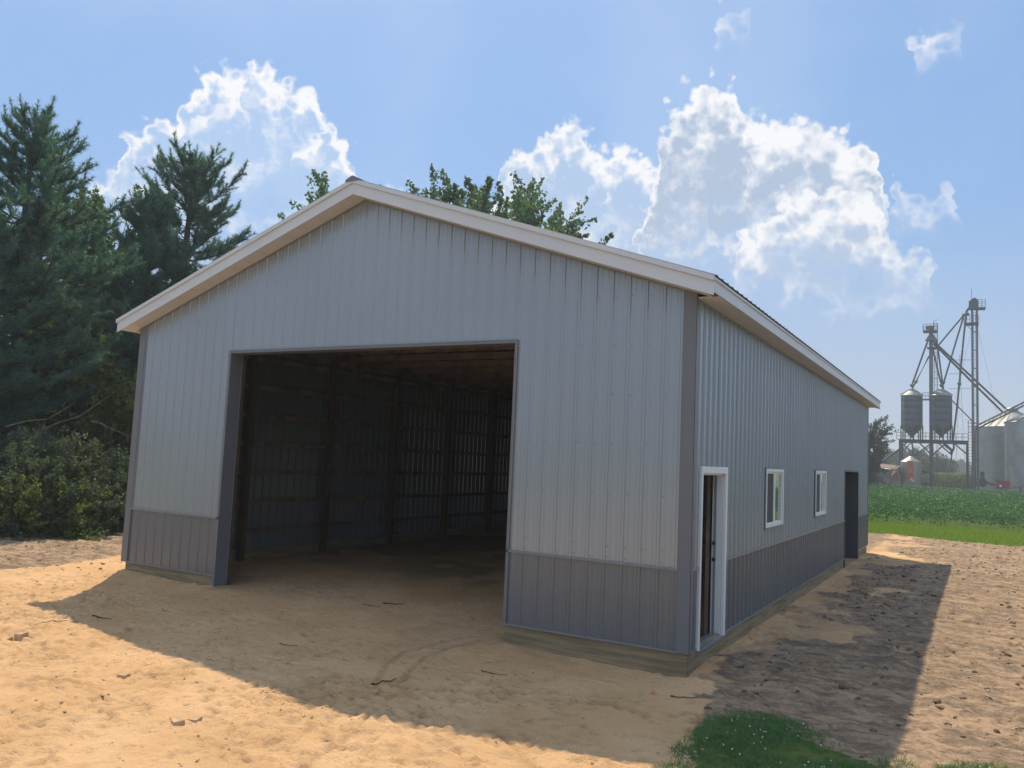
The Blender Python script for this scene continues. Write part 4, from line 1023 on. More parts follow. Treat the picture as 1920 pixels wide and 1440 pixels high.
# clods
ico_t = (1+5**.5)/2
IV = np.array([(-1, ico_t, 0), (1, ico_t, 0), (-1, -ico_t, 0), (1, -ico_t, 0), (0, -1, ico_t), (0, 1, ico_t), (0, -1, -ico_t), (0, 1, -ico_t), (ico_t, 0, -1), (ico_t, 0, 1), (-ico_t, 0, -1), (-ico_t, 0, 1)])/1.9
IF = np.array([(0, 11, 5), (0, 5, 1), (0, 1, 7), (0, 7, 10), (0, 10, 11), (1, 5, 9), (5, 11, 4), (11, 10, 2), (10, 7, 6), (7, 1, 8), (3, 9, 4), (3, 4, 2), (3, 2, 6), (3, 6, 8), (3, 8, 9), (4, 9, 5), (2, 4, 11), (6, 2, 10), (8, 6, 7), (9, 8, 1)])
def clods(name, x, y, smin, smax, mat, label, sink=.3):
    n = len(x); s = smin+(smax-smin)*rg.random(n)**3
    V = IV[None]*rg.uniform(.55, 1.3, (n, 12, 1))*s[:, None, None]*np.stack([rg.uniform(.8, 1.5, n), rg.uniform(.7, 1.1, n), rg.uniform(.4, .7, n)], 1)[:, None]
    a = rg.random(n)*6.28; c, s2 = np.cos(a)[:, None], np.sin(a)[:, None]
    V = np.stack([V[..., 0]*c-V[..., 1]*s2, V[..., 0]*s2+V[..., 1]*c, V[..., 2]], 2)
    V += np.stack([x, y, gz(x, y)+s*.2*(1-sink)], 1)[:, None]
    F = (IF[None]+(np.arange(n)*12)[:, None, None]).reshape(-1, 3)
    o = mesh_np(name, V.reshape(-1, 3), F, mat, None); props(o, label, 'clods', kind='stuff')
n = 16000; x = rg.uniform(.3, 13, n); y = rg.uniform(-3.2, 27, n); sd_, dk_, gr_ = zones(x, y); k = (sd_ < .4) & (gr_ < .4) & (rg.random(n) < .4+1.5*fbm(x, y, .8, 3, 62)); clods('soil_clods', x[k], y[k], .006, .048, MAT['clod'], 'crumbled dark soil clods over the dirt right of the barn')
n = 62000; x = rg.uniform(-12, 1.6, n); y = rg.uniform(-7.8, 1.5, n); sd_, dk_, gr_ = zones(x, y); k = (sd_ > .6) & (rg.random(n) < .04+2.4*np.maximum(0, fbm(x, y, 1.4, 4, 63, .6)-.07)*(.35+.65*sm(-y, .5, 2.5))); clods('sand_clods', x[k], y[k], .004, .022, MAT['sandclod'], 'small crumbs of sand scattered over the sandy ground')
n = 1600; x = rg.uniform(-24, -10.6, n); y = rg.uniform(-1, 6, n); clods('leaf_litter', x, y, .008, .04, MAT['clod'], 'crumbs of soil and litter on the grey dirt left of the barn')
# single things lying on the sand
def twig(px, py, L, ang, label, kink=.15, rad=.006):
    p = gnd(px, py); x, y = float(p[0]), float(p[1]); d = np.array([math.cos(ang), math.sin(ang)]); nrm = np.array([-d[1], d[0]]); pts = []
    for t, k in [(q/9-.5, kink*math.sin((q/9)*4.2+L*9)*.6+random.uniform(-.035, .035)) for q in range(10)]:
        q = np.array([x, y])+d*L*t+nrm*L*k; pts.append((q[0], q[1], float(gz(q[0], q[1]))+rad+.003+abs(k)*.05))
    m = MB(); m.tube(pts, [rad*(1-.065*q)*random.uniform(.85, 1.15) for q in range(10)], 6)
    q = pts[5]; m.tube([q, (q[0]+d[1]*L*.18, q[1]-d[0]*L*.18, q[2]+.01)], [rad*.5, rad*.25], 4)
    o = m.build('twig', MAT['twig'], None, True); props(o, label, 'twig', 'twigs lying on the sand')
twig(738, 1130, .34, .3, 'thick short dark twig lying in front of the doorway', rad=.011)
twig(697, 1133, .40, -.2, 'thin bent twig just left of the short thick one', rad=.006)
twig(722, 1277, .30, 1.25, 'forked brown stick standing out beside the wheel rut', rad=.009)
twig(925, 1258, .34, -.1, 'thin curved twig on the sand between the rut and the wall', rad=.006)
twig(190, 1156, .38, -.1, 'dark twig in the shade near the left shadow edge', rad=.009)
twig(540, 1208, .25, .3, 'small hooked twig in the middle of the shaded sand', rad=.005)
twig(110, 1166, .45, .9, 'long thin twig crossing the shadow edge at left', rad=.005)
twig(1285, 1302, .30, .5, 'short brown stick below the corner of the barn', rad=.007)
twig(380, 1100, .28, .1, 'tiny twig near the left doorway corner', rad=.005)
twig(310, 1142, .22, 0, 'thin twig lying in the shade between barn and sunlit sand', rad=.004)
def chunk(px, py, s, mat, name, label, cat, seed, flat=.6):
    p = gnd(px, py); r2 = np.random.default_rng(seed); V = IV*r2.uniform(.8, 1.2, (12, 1))*np.array([s, s*.7, s*flat])+np.array([p[0], p[1], float(gz(p[0], p[1]))+s*.22])
    o = mesh_np(name, V, IF, MAT[mat], None); props(o, label, cat)
chunk(1226, 1293, .040, 'brick', 'brick_shard', 'small pink red brick shard on the sand near the barn corner', 'brick shard', 3)
def block(px, py, a, b, c, ang, mat, name, label, cat):
    p = gnd(px, py); z = float(gz(p[0], p[1])); m = MB(); m.box(-a/2, -b/2, -.03, a/2, b/2, c*.6)
    o = m.build(name, MAT[mat], None, bevel=.006); o.location = (p[0], p[1], z); o.rotation_euler = (.1, -.08, ang); props(o, label, cat)
block(10, 1196, .13, .10, .075, .3, 'sandclod', 'sand_block', 'square packed sand block cut by the left edge', 'sand block')
block(40, 1194, .12, .10, .07, .1, 'sandclod', 'sand_block', 'packed sand block next to the left edge one', 'sand block')
block(332, 1355, .20, .09, .03, -.5, 'sandclod', 'sand_slab', 'long flat slab of crusted sand in the sunlit foreground', 'sand slab')
block(365, 1352, .10, .08, .03, .2, 'sandclod', 'sand_slab', 'small flat crust of sand beside the long slab', 'sand slab')
block(232, 1266, .12, .07, .05, .1, 'sandclod', 'sand_block', 'lone sand block near the shadow edge in the sunlit sand', 'sand block')

exec_grain = True
# ---------------------------------------------------------------- grain site
YG = 150.0
GZ = -0.2
def gp(px, py, Y=YG): return at(px, py, Y)
def vx(px, Y=YG, py=893): return float(at(px, py, Y)[0])
# concrete pad and gravel
m = MB(); c0 = gnd(1742, 915); a, b = gnd(1745, 913), gnd(1792, 916)
m.add([(vx(1738, 138), 136, -.17), (vx(1800, 138), 136, -.17), (vx(1790, 150), 152, -.17), (vx(1752, 150), 152, -.17)], [(0, 1, 2, 3)])
o = m.build('gravel_pad', MAT['concrete'], None); props(o, kind='structure')
# corn
def corn(n, y0, y1, hgt, s_):
    y = rg.uniform(y0, y1, n); x = vxa(1700, y)+(vxa(1960, y)-vxa(1700, y))*rg.random(n); return x, y
def vxa(px, Y): d = ray(px, 890); return CAM[0]+d[0]/d[1]*(Y-CAM[1])
Pn = []; Ss = []
for n, y0, y1, s_ in ((16000, 164, 176, .34), (12000, 176, 330, .6)):
    x, y = corn(n, y0, y1, 2.6, s_); top = 2.55+.5*fbm(x, y, .25, 3, 9)
    Pn.append(np.stack([x, y, GZ+top*(1-rg.random(n)**(1.2 if y0 < 170 else 3)*.95)], 1)); Ss.append(np.full(n, s_))
P = np.concatenate(Pn); S = np.concatenate(Ss); V, F = leaves(P, S*.45, up=-.8, flat=.2, rg=rg, elong=4.0)
o = mesh_np('corn_field', V, F, MAT['corn'], None, False, {'tint': ('FLOAT', np.repeat(rg.random(len(P)), 4))}); props(o, 'tall corn field behind the raised bins', 'crop', kind='stuff')
x, y = corn(9000, 164, 330, 2.6, .3); P = np.stack([x, y, GZ+2.5+rg.uniform(0, .35, len(x))], 1); V, F = leaves(P, .16, up=-1.5, rg=rg, elong=3.5)
o = mesh_np('corn_tassels', V, F, MAT['tassel'], None, False, {'tint': ('FLOAT', np.repeat(rg.random(len(P)), 4))}); props(o, 'pale tassels on top of the corn', 'crop', kind='stuff')
FR = MAT['frame']
def lattice_rail(m, p0, p1, hgt=1.05, posts=4, r_=.035):
    p0 = np.array(p0, float); p1 = np.array(p1, float)
    for k in (0.5, 1.0): m.tube([p0+(0, 0, hgt*k), p1+(0, 0, hgt*k)], r_, 4)
    for i in range(posts+1): q = p0+(p1-p0)*i/posts; m.tube([q, q+np.array((0, 0, hgt))], r_, 4)
# short grain leg
xt = vx(1746.5); zt = lambda py: float(gp(1746, py)[2])
leg1 = thing('grain_elevator', (xt, YG, GZ), 'shorter steel grain elevator leg standing between the two raised hopper bins', 'grain elevator', 'grain elevator legs')
MB().box(xt-.32, YG-.25, GZ, xt+.28, YG+.25, zt(617)).build('casing', MAT['galv_dark'], leg1)
MB().box(xt-.6, YG-.35, zt(618), xt+.35, YG+.35, zt(611)).tube([(xt-.85, YG, zt(614)), (xt-.3, YG, zt(614))], .35, 8).build('head', MAT['galv_dark'], leg1)
m = MB(); m.tube([(xt+.35, YG, zt(618)), (xt+.4, YG, zt(602)), (xt+.9, YG, zt(600))], .06, 5).build('davit', FR, leg1)
pl0, pl1 = vx(1731.5), vx(1758.5)
m = MB(); m.box(pl0, YG-1, zt(623), pl1, YG+1, zt(620.5)).build('platform', FR, leg1)
m = MB()
for yy in (YG-1, YG+1): lattice_rail(m, (pl0, yy, zt(620.5)), (pl1, yy, zt(620.5)), 1.1, 4)
m.build('railing', FR, leg1)
m = MB(); m.lathe((xt, YG), [(1.0, zt(639)), (.95, zt(637)), (.3, zt(627)), (.2, zt(626))], 12).build('distributor', MAT['galv_dark'], leg1)
m = MB(); m.box(vx(1739), YG-.9, zt(654), pl1, YG+.9, zt(652)); lattice_rail(m, (vx(1739), YG-.9, zt(652)), (pl1, YG-.9, zt(652)), 1.1, 3); m.build('service_platform', FR, leg1)
def ladder(x0, x1, y, z0, z1, step, parent, cage=True, r_=.05):
    m = MB(); m.tube([(x0, y, z0), (x0, y, z1)], r_, 4).tube([(x1, y, z0), (x1, y, z1)], r_, 4)
    z = z0+step/2
    while z < z1: m.tube([(x0, y, z), (x1, y, z)], r_*.7, 4); z += step
    m.build('ladder', FR, parent)
ladder(xt+.45, pl1, YG, zt(740), zt(606), 1.15, leg1)
ladder(xt+.75, xt+1.0, YG-.1, zt(905), zt(606), .6, leg1, r_=.03)
# tall grain leg
YT = 152.0
xa, xb = float(at(1823.5, 700, YT)[0]), float(at(1832.5, 700, YT)[0]); zt2 = lambda py: float(at(1828, py, YT)[2])
leg2 = thing('grain_elevator', ((xa+xb)/2, YT, GZ), 'tallest twin-trunk grain elevator leg with railed platforms beside the big bins', 'grain elevator', 'grain elevator legs')
for xx in (xa, xb): MB().box(xx-.17, YT-.2, GZ, xx+.17, YT+.2, zt2(580)).build('casing', MAT['galv_dark'], leg2)
m = MB(); w0, w1 = float(at(1816, 570, YT)[0]), float(at(1834.3, 570, YT)[0])
m.prism([(w0, zt2(580)), (w0+.05, zt2(566)), (w0+.7, zt2(560)), (w1-.5, zt2(559.5)), (w1, zt2(564)), (w1, zt2(581))], YT-.7, YT+.7).build('head', MAT['binblue'], leg2)
m = MB(); q = float(at(1847.6, 580, YT)[0]); m.box(w1-.1, YT-1, zt2(580.5), q, YT+1, zt2(578)).build('platform', FR, leg2)
m = MB(); lattice_rail(m, (w1, YT-1, zt2(578)), (q, YT-1, zt2(578)), 1.3, 2); lattice_rail(m, (w1, YT+1, zt2(578)), (q, YT+1, zt2(578)), 1.3, 2); lattice_rail(m, (q, YT-1, zt2(578)), (q, YT+1, zt2(578)), 1.3, 1); m.build('railing', FR, leg2)
m = MB(); m.tube([(float(at(1821.5, 560, YT)[0]), YT, zt2(561)), (float(at(1821.5, 540, YT)[0]), YT, zt2(541))], .035, 4).build('antenna', FR, leg2)
a_, b_ = float(at(1807.4, 607, YT)[0]), float(at(1835, 607, YT)[0])
m = MB(); m.box(a_, YT-1, zt2(609), b_, YT+1, zt2(606)); m.tube([(a_+.3, YT-.9, zt2(609)), (xa, YT-.3, zt2(620))], .06, 4); m.build('service_platform', FR, leg2)
m = MB(); lattice_rail(m, (a_, YT-1, zt2(606)), (b_, YT-1, zt2(606)), 1.2, 5); m.build('railing', FR, leg2)
m = MB(); c2_ = at(1811, 588, YT); m.lathe((c2_[0], YT), [(.55, zt2(590.5)), (.6, zt2(588.5)), (.3, zt2(585)), (.15, zt2(584))], 10); m.tube([(float(at(1817, 577, YT)[0]), YT, zt2(577)), (c2_[0], YT, zt2(585))], .2, 6); m.build('distributor', FR, leg2)
ladder(xa+.22, xb-.22, YT-.05, GZ+.5, zt2(585), .55, leg2, r_=.025)
m = MB(); z = GZ+2
while z < zt2(590): m.beam((xa, YT, z), (xb, YT, z), .12, .16); z += 3.2
m.build('cross_ties', FR, leg2)
m = MB()
for (u, v, Yb) in ((1752, 893, 190), (1905, 893, 130)): m.tube([(xa if u < 1800 else xb, YT, zt2(612)), (float(at(u, v, Yb)[0]), Yb, GZ)], .018, 3)
m.build('guy_wires', FR, leg2)
# spouts
def spout(parent, pts, r_=.16, Y0=YG, Y1=YG, name='spout'):
    P = []
    for i, (px, py) in enumerate(pts):
        Y = Y0+(Y1-Y0)*i/(len(pts)-1); P.append(at(px, py, Y))
    m = MB(); m.tube(P, r_, 6); return m.build(name, FR, parent)
Z1 = lambda a, b: (1660+a/6.546, 540+b/6.546)
Z2 = lambda a, b: (1660+a/6.546, 720+b/6.546)
spout(leg1, [Z1(522, 645), Z1(325, 1195)]); spout(leg1, [Z1(560, 655), Z1(690, 1200)]); spout(leg1, [Z1(632, 645), Z1(712, 1245)])
spout(leg1, [Z1(592, 655), Z1(1140, 1165), Z2(1475, 300)], .17, YG, 157); spout(leg1, [Z1(592, 680), Z1(1060, 1150), Z2(1445, 350)], .17, YG-.3, 157)
spout(leg2, [Z1(980, 312), Z1(655, 700), Z1(598, 752), Z1(530, 850), Z1(375, 1150), Z1(330, 1240)], .15, YT, YG)
spout(leg2, [Z1(968, 325), Z1(715, 1165), Z1(700, 1240)], .15, YT, YG)
spout(leg2, [Z1(990, 330), Z1(975, 470), Z1(908, 1180), Z2(880, 280), Z2(832, 680), Z2(842, 780), Z2(815, 850), Z2(806, 945)], .17, YT, YG-2)
spout(leg2, [Z2(765, 150), Z2(1095, 480)], .1, YG, YT, 'brace')
for px, py in (Z1(325, 1195), Z1(375, 1150), Z1(688, 1195), Z1(712, 1160), Z1(908, 1178)):
    c = at(px, py, YG-.2); m = MB(); m.lathe((c[0], c[1]), [(.12, c[2]-.35), (.33, c[2]), (.3, c[2]+.2), (.15, c[2]+.3)], 8).build('spout_joint', MAT['galv_dark'], leg1)
# raised hopper bins
def hopper(pxa, pxb, pcx, label, ptop, pcyl, pcone, proof):
    xa_, xb_ = vx(pxa, YG), vx(pxb, YG); c = (xa_+xb_)/2; r_ = (xb_-xa_)/2
    zf = lambda py: float(at((pxa+pxb)/2, py, YG)[2])
    root = thing('hopper_bin', (c, YG, zf(828)), label, 'grain bin', 'raised hopper bins')
    n = 40; z0, z1 = zf(pcyl), zf(ptop); prof = []; k = 5; zz = z0
    rings = 5
    for q in range(rings):
        a, b = z0+(z1-z0)*q/rings, z0+(z1-z0)*(q+1)/rings
        m = MB(); m.lathe((c, YG), [(r_-.012, a+.005), (r_, a+.02), (r_, b-.02), (r_-.012, b-.005)], n, False).build('wall_ring', MAT['binblue'], root, True)
    MB().lathe((c, YG), [(.22, zf(pcone)), (.25, zf(pcone)+.3), (r_-.02, z0)], n).build('hopper', MAT['binblue'], root)
    MB().lathe((c, YG), [(r_+.08, z1-.05), (r_+.08, z1+.03), (.55, zf(proof)-.1), (.5, zf(proof)+.2), (.05, zf(proof)+.25)], n).build('roof', MAT['galv'], root)
    m = MB()
    for q in range(10):
        a = q*.628; m.tube([(c+math.cos(a)*(r_+.1), YG+math.sin(a)*(r_+.1), z1+.15), (c+math.cos(a)*.6, YG+math.sin(a)*.6, zf(proof)+.05)], .05, 4)
    for q in range(16):
        a, b = q*.3927, (q+1)*.3927
        m.tube([(c+math.cos(a)*(r_+.1), YG+math.sin(a)*(r_+.1), z1+.15), (c+math.cos(b)*(r_+.1), YG+math.sin(b)*(r_+.1), z1+.15)], .035, 3)
    m.build('roof_rail', FR, root)
    for q in range(8):
        a = q*PI/4+.2; x_, y_ = c+math.cos(a)*r_, YG+math.sin(a)*r_
        MB().tube([(x_, y_, zf(826)), (x_, y_, z0+.5)], .11, 5).build('leg', FR, root)
    m = MB(); ax = c-r_*.62; ay = YG-r_*.79; m.tube([(ax-.2, ay, zf(826)), (ax-.2, ay, z1)], .03, 4).tube([(ax+.2, ay, zf(826)), (ax+.2, ay, z1)], .03, 4)
    z = zf(826)
    while z < z1: m.tube([(ax-.2, ay-.02, z), (ax+.2, ay-.02, z)], .035, 4); z += .45
    m.build('ladder', MAT['galv'], root)
hopper(1689, 1730.3, 1709, 'left raised hopper bin, dark blue grey with conical bottom', 742, 803, 821, 732)
hopper(1744.5, 1786, 1765, 'right raised hopper bin, dark blue grey behind the short elevator leg', 742, 803, 821, 732)
# support frame
fx0, fx1 = vx(1687.5), vx(1816); zfr = lambda py: float(at(1750, py, YG)[2]); zl = zfr(826.5)
fr_ = thing('bin_support_frame', ((fx0+fx1)/2, YG, GZ), 'long dark steel support frame with catwalk carrying the two hopper bins', 'steel frame')
for yy in (YG-2.4, YG+2.4):
    MB().box(fx0, yy-.15, zl-.42, fx1, yy+.15, zl).build('beam', FR, fr_)
    for xx in (fx0+.18, vx(1747), fx1-.15): MB().box(xx-.18, yy-.18, GZ, xx+.18, yy+.18, zl-.42).build('column', FR, fr_)
for k in range(9):
    xx = fx0+.3+(fx1-fx0-.6)*k/8; MB().box(xx-.1, YG-2.25, zl-.35, xx+.1, YG+2.25, zl-.05).build('crossbeam', FR, fr_)
MB().box(fx0-.3, YG-3.0, zl+.005, fx1, YG-1.9, zl+.06).build('catwalk', FR, fr_)
m = MB(); lattice_rail(m, (fx0-.3, YG-3.0, zl+.05), (fx1, YG-3.0, zl+.05), 1.15, 12, .04); m.build('railing', FR, fr_)
def brace(a, b, Y=YG-2.4, r_=.12):
    MB().tube([at(*a, Y), at(*b, Y)], r_, 5).build('brace', FR, fr_)
for a, b in ((Z2(270, 715), Z2(205, 765)), (Z2(550, 740), Z2(350, 880)), (Z2(410, 715), Z2(550, 850)), (Z2(735, 730), Z2(590, 865)), (Z2(640, 715), Z2(800, 860)), (Z2(845, 730), Z2(1010, 870))): brace(a, b)
for a, b in ((Z2(320, 715), Z2(205, 830)), (Z2(230, 750), Z2(340, 840)), (Z2(550, 770), Z2(370, 880)), (Z2(720, 715), Z2(815, 800))): brace(a, b, YG+2.4, .08)
spout(fr_, [Z2(322, 700), Z2(345, 820), Z2(345, 890), Z2(358, 915)], .16, YG, YG-1); spout(fr_, [Z2(700, 690), Z2(740, 760), Z2(808, 810), Z2(806, 860)], .18, YG, YG-2)
spout(fr_, [Z2(190, 790), Z2(0, 925), Z2(-50, 960)], .2, YG, YG-2, 'auger_tube')
m = MB(); lx = float(at(1819, 800, YG-1)[0]); ladder(lx-.25, lx+.25, YG-3.05, GZ, float(at(1819, 789, YG)[2]), .5, fr_, r_=.04)
m = MB(); z = zl+1.5
while z < zfr(789): 
    m.tube([(lx-.4, YG-3.0, z), (lx-.4, YG-3.7, z), (lx+.4, YG-3.7, z), (lx+.4, YG-3.0, z)], .03, 4); z += .8
m.build('ladder_cage', FR, fr_)
MB().box(vx(1730), YG-.6, zfr(750.5), vx(1746), YG+.6, zfr(748.5)).build('bridge', FR, fr_)
m = MB(); lattice_rail(m, (vx(1730), YG-.6, zfr(748.5)), (vx(1746), YG-.6, zfr(748.5)), 1.1, 3); m.build('railing', FR, fr_)
# big galvanised bins
def bigbin(pxl, Y, r_, py_eave, py_apex_rise, label):
    xl = float(at(pxl, 850, Y)[0]); c = xl+r_; zt_ = float(at(pxl, py_eave, Y)[2]); root = thing('grain_bin', (c, Y, GZ), label, 'grain bin', 'big galvanised grain bins')
    n = 72; nr = 11
    for q in range(nr):
        a, b = GZ+(zt_-GZ)*q/nr, GZ+(zt_-GZ)*(q+1)/nr; pr = []
        ns = 8
        for s in range(ns+1):
            z = a+(b-a)*s/ns; pr.append((r_+(.012 if s % 2 else -.012)+(.02 if q % 2 else 0), z))
        MB().lathe((c, Y), pr, n, False).build('wall_ring', MAT['galv'], root, True)
    ap = zt_+py_apex_rise; NP = 28
    for q in range(NP):
        a, b = 2*PI*q/NP, 2*PI*(q+1)/NP
        def P(r, t, z): return (c+r*math.cos(t), Y+r*math.sin(t), z)
        R0, R1 = r_+.15, .9
        m = MB(); m.add([P(R0, a, zt_-.03), P(R0, b, zt_-.03), P(R1, b, ap), P(R1, a, ap), P(R0, a+.006, zt_+.09), P(R1, a+.03, ap+.09), P(R0, a-.006, zt_+.09), P(R1, a-.03, ap+.09)], [(0, 1, 2, 3), (0, 3, 5, 4), (4, 5, 7, 6)]); m.build('roof_panel', MAT['galv'], root)
    MB().lathe((c, Y), [(1.0, ap-.1), (1.0, ap+.5), (.9, ap+.6), (.1, ap+.9)], 20).build('roof_cap', MAT['galv'], root)
    m = MB(); t0 = -PI/2-.55
    for s in (-.03, .03): m.tube([(c+(r_+.1)*math.cos(t0+s*2), Y+(r_+.1)*math.sin(t0+s*2), zt_+.1), (c+1.0*math.cos(t0+s*8), Y+1.0*math.sin(t0+s*8), ap+.3)], .05, 4)
    m.build('roof_ladder', MAT['galv'], root)
    return root, c, zt_, ap
rb, cb, ztb, apb = bigbin(1826, 164, 6.1, 801, 3.0, 'left big galvanised grain bin, darker and behind the tall elevator leg')
rb2, cb2, ztb2, apb2 = bigbin(1884, 148.5, 7.6, 793, 3.6, 'right big galvanised grain bin cut off by the right edge of the photo')
# roof conveyor
m = MB(); A = at(1828, 806, 146); B = at(1925, 758, 146); Cc = A+(B-A)*1.9
for o_ in (0, .55): m.tube([A+(0, 0, o_), Cc+(0, 0, o_)], .13, 5)
for k in range(24):
    p = A+(Cc-A)*k/24; m.tube([p, p+np.array((.4, 0, .65))], .04, 3)
m.tube([A+(0, 0, -.1), (A[0], A[1], GZ)], .12, 5); m.tube([Cc, (Cc[0], Cc[1], GZ)], .15, 5)
o = m.build('grain_conveyor', FR, None); props(o, 'inclined conveyor climbing to the right over the big bins', 'conveyor')
# pylon far away
px0 = at(1803, 893, 420)
def pylon(px, pytop, Y, lb):
    b_ = at(px, 893, Y); z1 = float(at(px, pytop, Y)[2]); x, y = float(b_[0]), Y; m = MB(); w = 3.2
    for sx in (-1, 1):
        for sy in (-1, 1): m.tube([(x+sx*w, y+sy*w, -.3), (x+sx*.8, y+sy*.8, z1*.7), (x, y, z1)], .12, 4)
    for k in range(9):
        z = z1*(k/9); f = (1-k/9*.95)*w; g_ = (1-(k+1)/9*.95)*w; z2_ = z1*((k+1)/9)
        for s in (-1, 1): m.tube([(x-s*f, y-f, z), (x+s*g_, y-g_, z2_)], .07, 3)
    for f in (.72, .84, .95): m.tube([(x-7.5, y, z1*f), (x, y, z1*f+.8), (x+7.5, y, z1*f)], .12, 4); m.tube([(x-7.5, y, z1*f), (x+7.5, y, z1*f)], .1, 4)
    o = m.build('power_pylon', MAT['galv_dark'], None); props(o, lb, 'pylon')
pylon(1801, 664, 640, 'faint far lattice power pylon seen between the two elevator legs')
# small bin with the orange door
c = at(1707.5, 880, 144); r_ = 1.55; sb = thing('small_bin', (float(c[0]), 144, GZ), 'small round metal bin with an orange red door under the hopper bins', 'small bin'); zz = lambda py: float(at(1707, py, 144)[2])
MB().lathe((c[0], 144), [(r_, GZ+.5), (r_+.02, zz(866)-.3), (r_, zz(866))], 24).build('shell', MAT['galv'], sb, True)
MB().lathe((c[0], 144), [(r_+.1, zz(866)), (.3, zz(856)), (.1, zz(855))], 24).build('roof', MAT['galv'], sb)
dd = MB(); dx0 = float(at(1700, 880, 142.3)[0]); dx1 = float(at(1713.3, 880, 142.3)[0]); dd.box(dx0, 142.25, zz(898), dx1, 142.5, zz(864)); dr = dd.build('door', MAT['reddoor'], sb)
m = MB()
for f in (.25, .55, .8): 
    z = zz(898)+(zz(864)-zz(898))*f; m.box(dx0+.15, 142.22, z-.22, dx1-.15, 142.249, z+.22)
m.build('door_panel', pmat('brown orange door panel', (0.30, 0.10, 0.045), .7), dr)
MB().box(dx0+.5, 142.19, zz(884), dx0+.75, 142.219, zz(881)).build('handle', MAT['galv'], dr)
MB().box(c[0]-r_-.2, 143-.9, GZ, c[0]+r_+.2, 145.6, GZ+.5).build('skid', MAT['concrete'], sb)
# shed
YS = 141
sx0, sx1 = vx(1630, YS), vx(1671.5, YS); zs = lambda py: float(at(1650, py, YS)[2])
sh = thing('old_shed', ((sx0+sx1)/2, YS+3, GZ), 'low weathered grey board shed beyond the barn corner', 'shed')
nb = 16
for k in range(nb):
    a, b = sx0+(sx1-sx0)*k/nb, sx0+(sx1-sx0)*(k+1)/nb; MB().box(a+.01, YS+.0+.02*(k % 2), GZ, b-.01, YS+.08+.02*(k % 2), zs(876)-.35*k/nb).build('board', MAT['barnwood'], sh)
MB().box(sx1, YS, GZ, sx1+.1, YS+6, zs(880)).box(sx0-.1, YS, GZ, sx0, YS+6, zs(876)).build('side_wall', MAT['barnwood'], sh)
m = MB(); m.add([(sx0-.3, YS-.4, zs(874.5)), (sx1+.4, YS-.4, zs(879)), (sx1+.4, YS+6.3, zs(872)), (sx0-.3, YS+6.3, zs(868)), (sx0-.3, YS-.4, zs(873.5)), (sx1+.4, YS-.4, zs(878)), (sx1+.4, YS+6.3, zs(871)), (sx0-.3, YS+6.3, zs(867))], [(3, 2, 1, 0), (4, 5, 6, 7), (0, 1, 5, 4), (1, 2, 6, 5), (2, 3, 7, 6), (3, 0, 4, 7)]); m.build('roof', MAT['oldroof'], sh)
# wood pile
wp = thing('lumber_pile', (vx(1679, 140), 140, GZ), 'heap of rusty roofing and pale boards leaning right of the old shed', 'lumber pile')
zw = lambda py: float(at(1680, py, 140)[2])
for k in range(7):
    a = at(1671+k*1.2, 893-k*2.0, 140-.1*k); b = at(1683+k*.6, 880-k*1.2+(k % 3)*2, 140.4-.1*k)
    MB().beam(a, b, .5, .08).build('board', MAT['yellowwood'] if k in (2, 4) else MAT['oldroof'], wp)
m = MB(); m.prism([(vx(1671, 140), GZ), (vx(1688, 140), GZ), (vx(1686, 140), zw(893)), (vx(1680, 140), zw(884)), (vx(1673, 140), zw(884))], 140.6, 142.5).build('heap', MAT['oldroof'], wp)
# tractor, nose towards the right
YT2 = 134; zt3 = lambda py: float(at(1645, py, YT2)[2]); X_ = lambda px: vx(px, YT2)
tr2 = thing('tractor', (X_(1643), YT2, GZ), 'dark green tractor parked half hidden behind the far barn corner', 'tractor')
def wheel(x, y, r_, w, parent):
    n = 20; V = []; F = []
    prof = [(r_*.62, -w/2), (r_*.95, -w/2), (r_, -w*.3), (r_, w*.3), (r_*.95, w/2), (r_*.62, w/2)]
    for k in range(n):
        t = 2*PI*k/n
        for (rr, ww) in prof: V.append((x+rr*math.cos(t), y+ww, GZ+r_+rr*math.sin(t)))
    p = len(prof)
    for k in range(n):
        for i in range(p): F.append((k*p+i, k*p+(i+1) % p, ((k+1) % n)*p+(i+1) % p, ((k+1) % n)*p+i))
    wh = MB(); wh.add(V, F); o = wh.build('wheel', MAT['rubber'], parent)
    h_ = MB(); V = [(x+r_*.62*math.cos(2*PI*k/n), y-w*.3, GZ+r_+r_*.62*math.sin(2*PI*k/n)) for k in range(n)]+[(x, y-w*.45, GZ+r_)]; h_.add(V, [(k, (k+1) % n, n) for k in range(n)]); h_.build('rim', MAT['yellowwood'] if False else MAT['galv_dark'], o)
wheel(X_(1636), YT2-.9, .85, .5, tr2); wheel(X_(1636), YT2+.9, .85, .5, tr2); wheel(X_(1653), YT2-.8, .55, .35, tr2); wheel(X_(1653), YT2+.8, .55, .35, tr2)
m = MB(); m.prism([(X_(1640), GZ+.8), (X_(1656.5), GZ+.8), (X_(1657), GZ+1.5), (X_(1655), GZ+1.75), (X_(1640), GZ+1.95)], YT2-.45, YT2+.45).build('hood', MAT['green_paint'], tr2, bevel=.08)
m = MB(); m.prism([(X_(1630), GZ+.9), (X_(1641), GZ+.9), (X_(1641.5), GZ+2.0), (X_(1640), zt3(877)), (X_(1631), zt3(877))], YT2-.7, YT2+.7).build('cab', MAT['green_paint'], tr2, bevel=.06)
m = MB(); m.box(X_(1632), YT2-.72, GZ+1.7, X_(1639.5), YT2-.71, zt3(880)).build('cab_window', MAT['glass'], tr2)
m = MB(); m.box(X_(1630), YT2-.85, zt3(877.2), X_(1642), YT2+.85, zt3(876)).build('cab_roof', MAT['green_paint'], tr2)
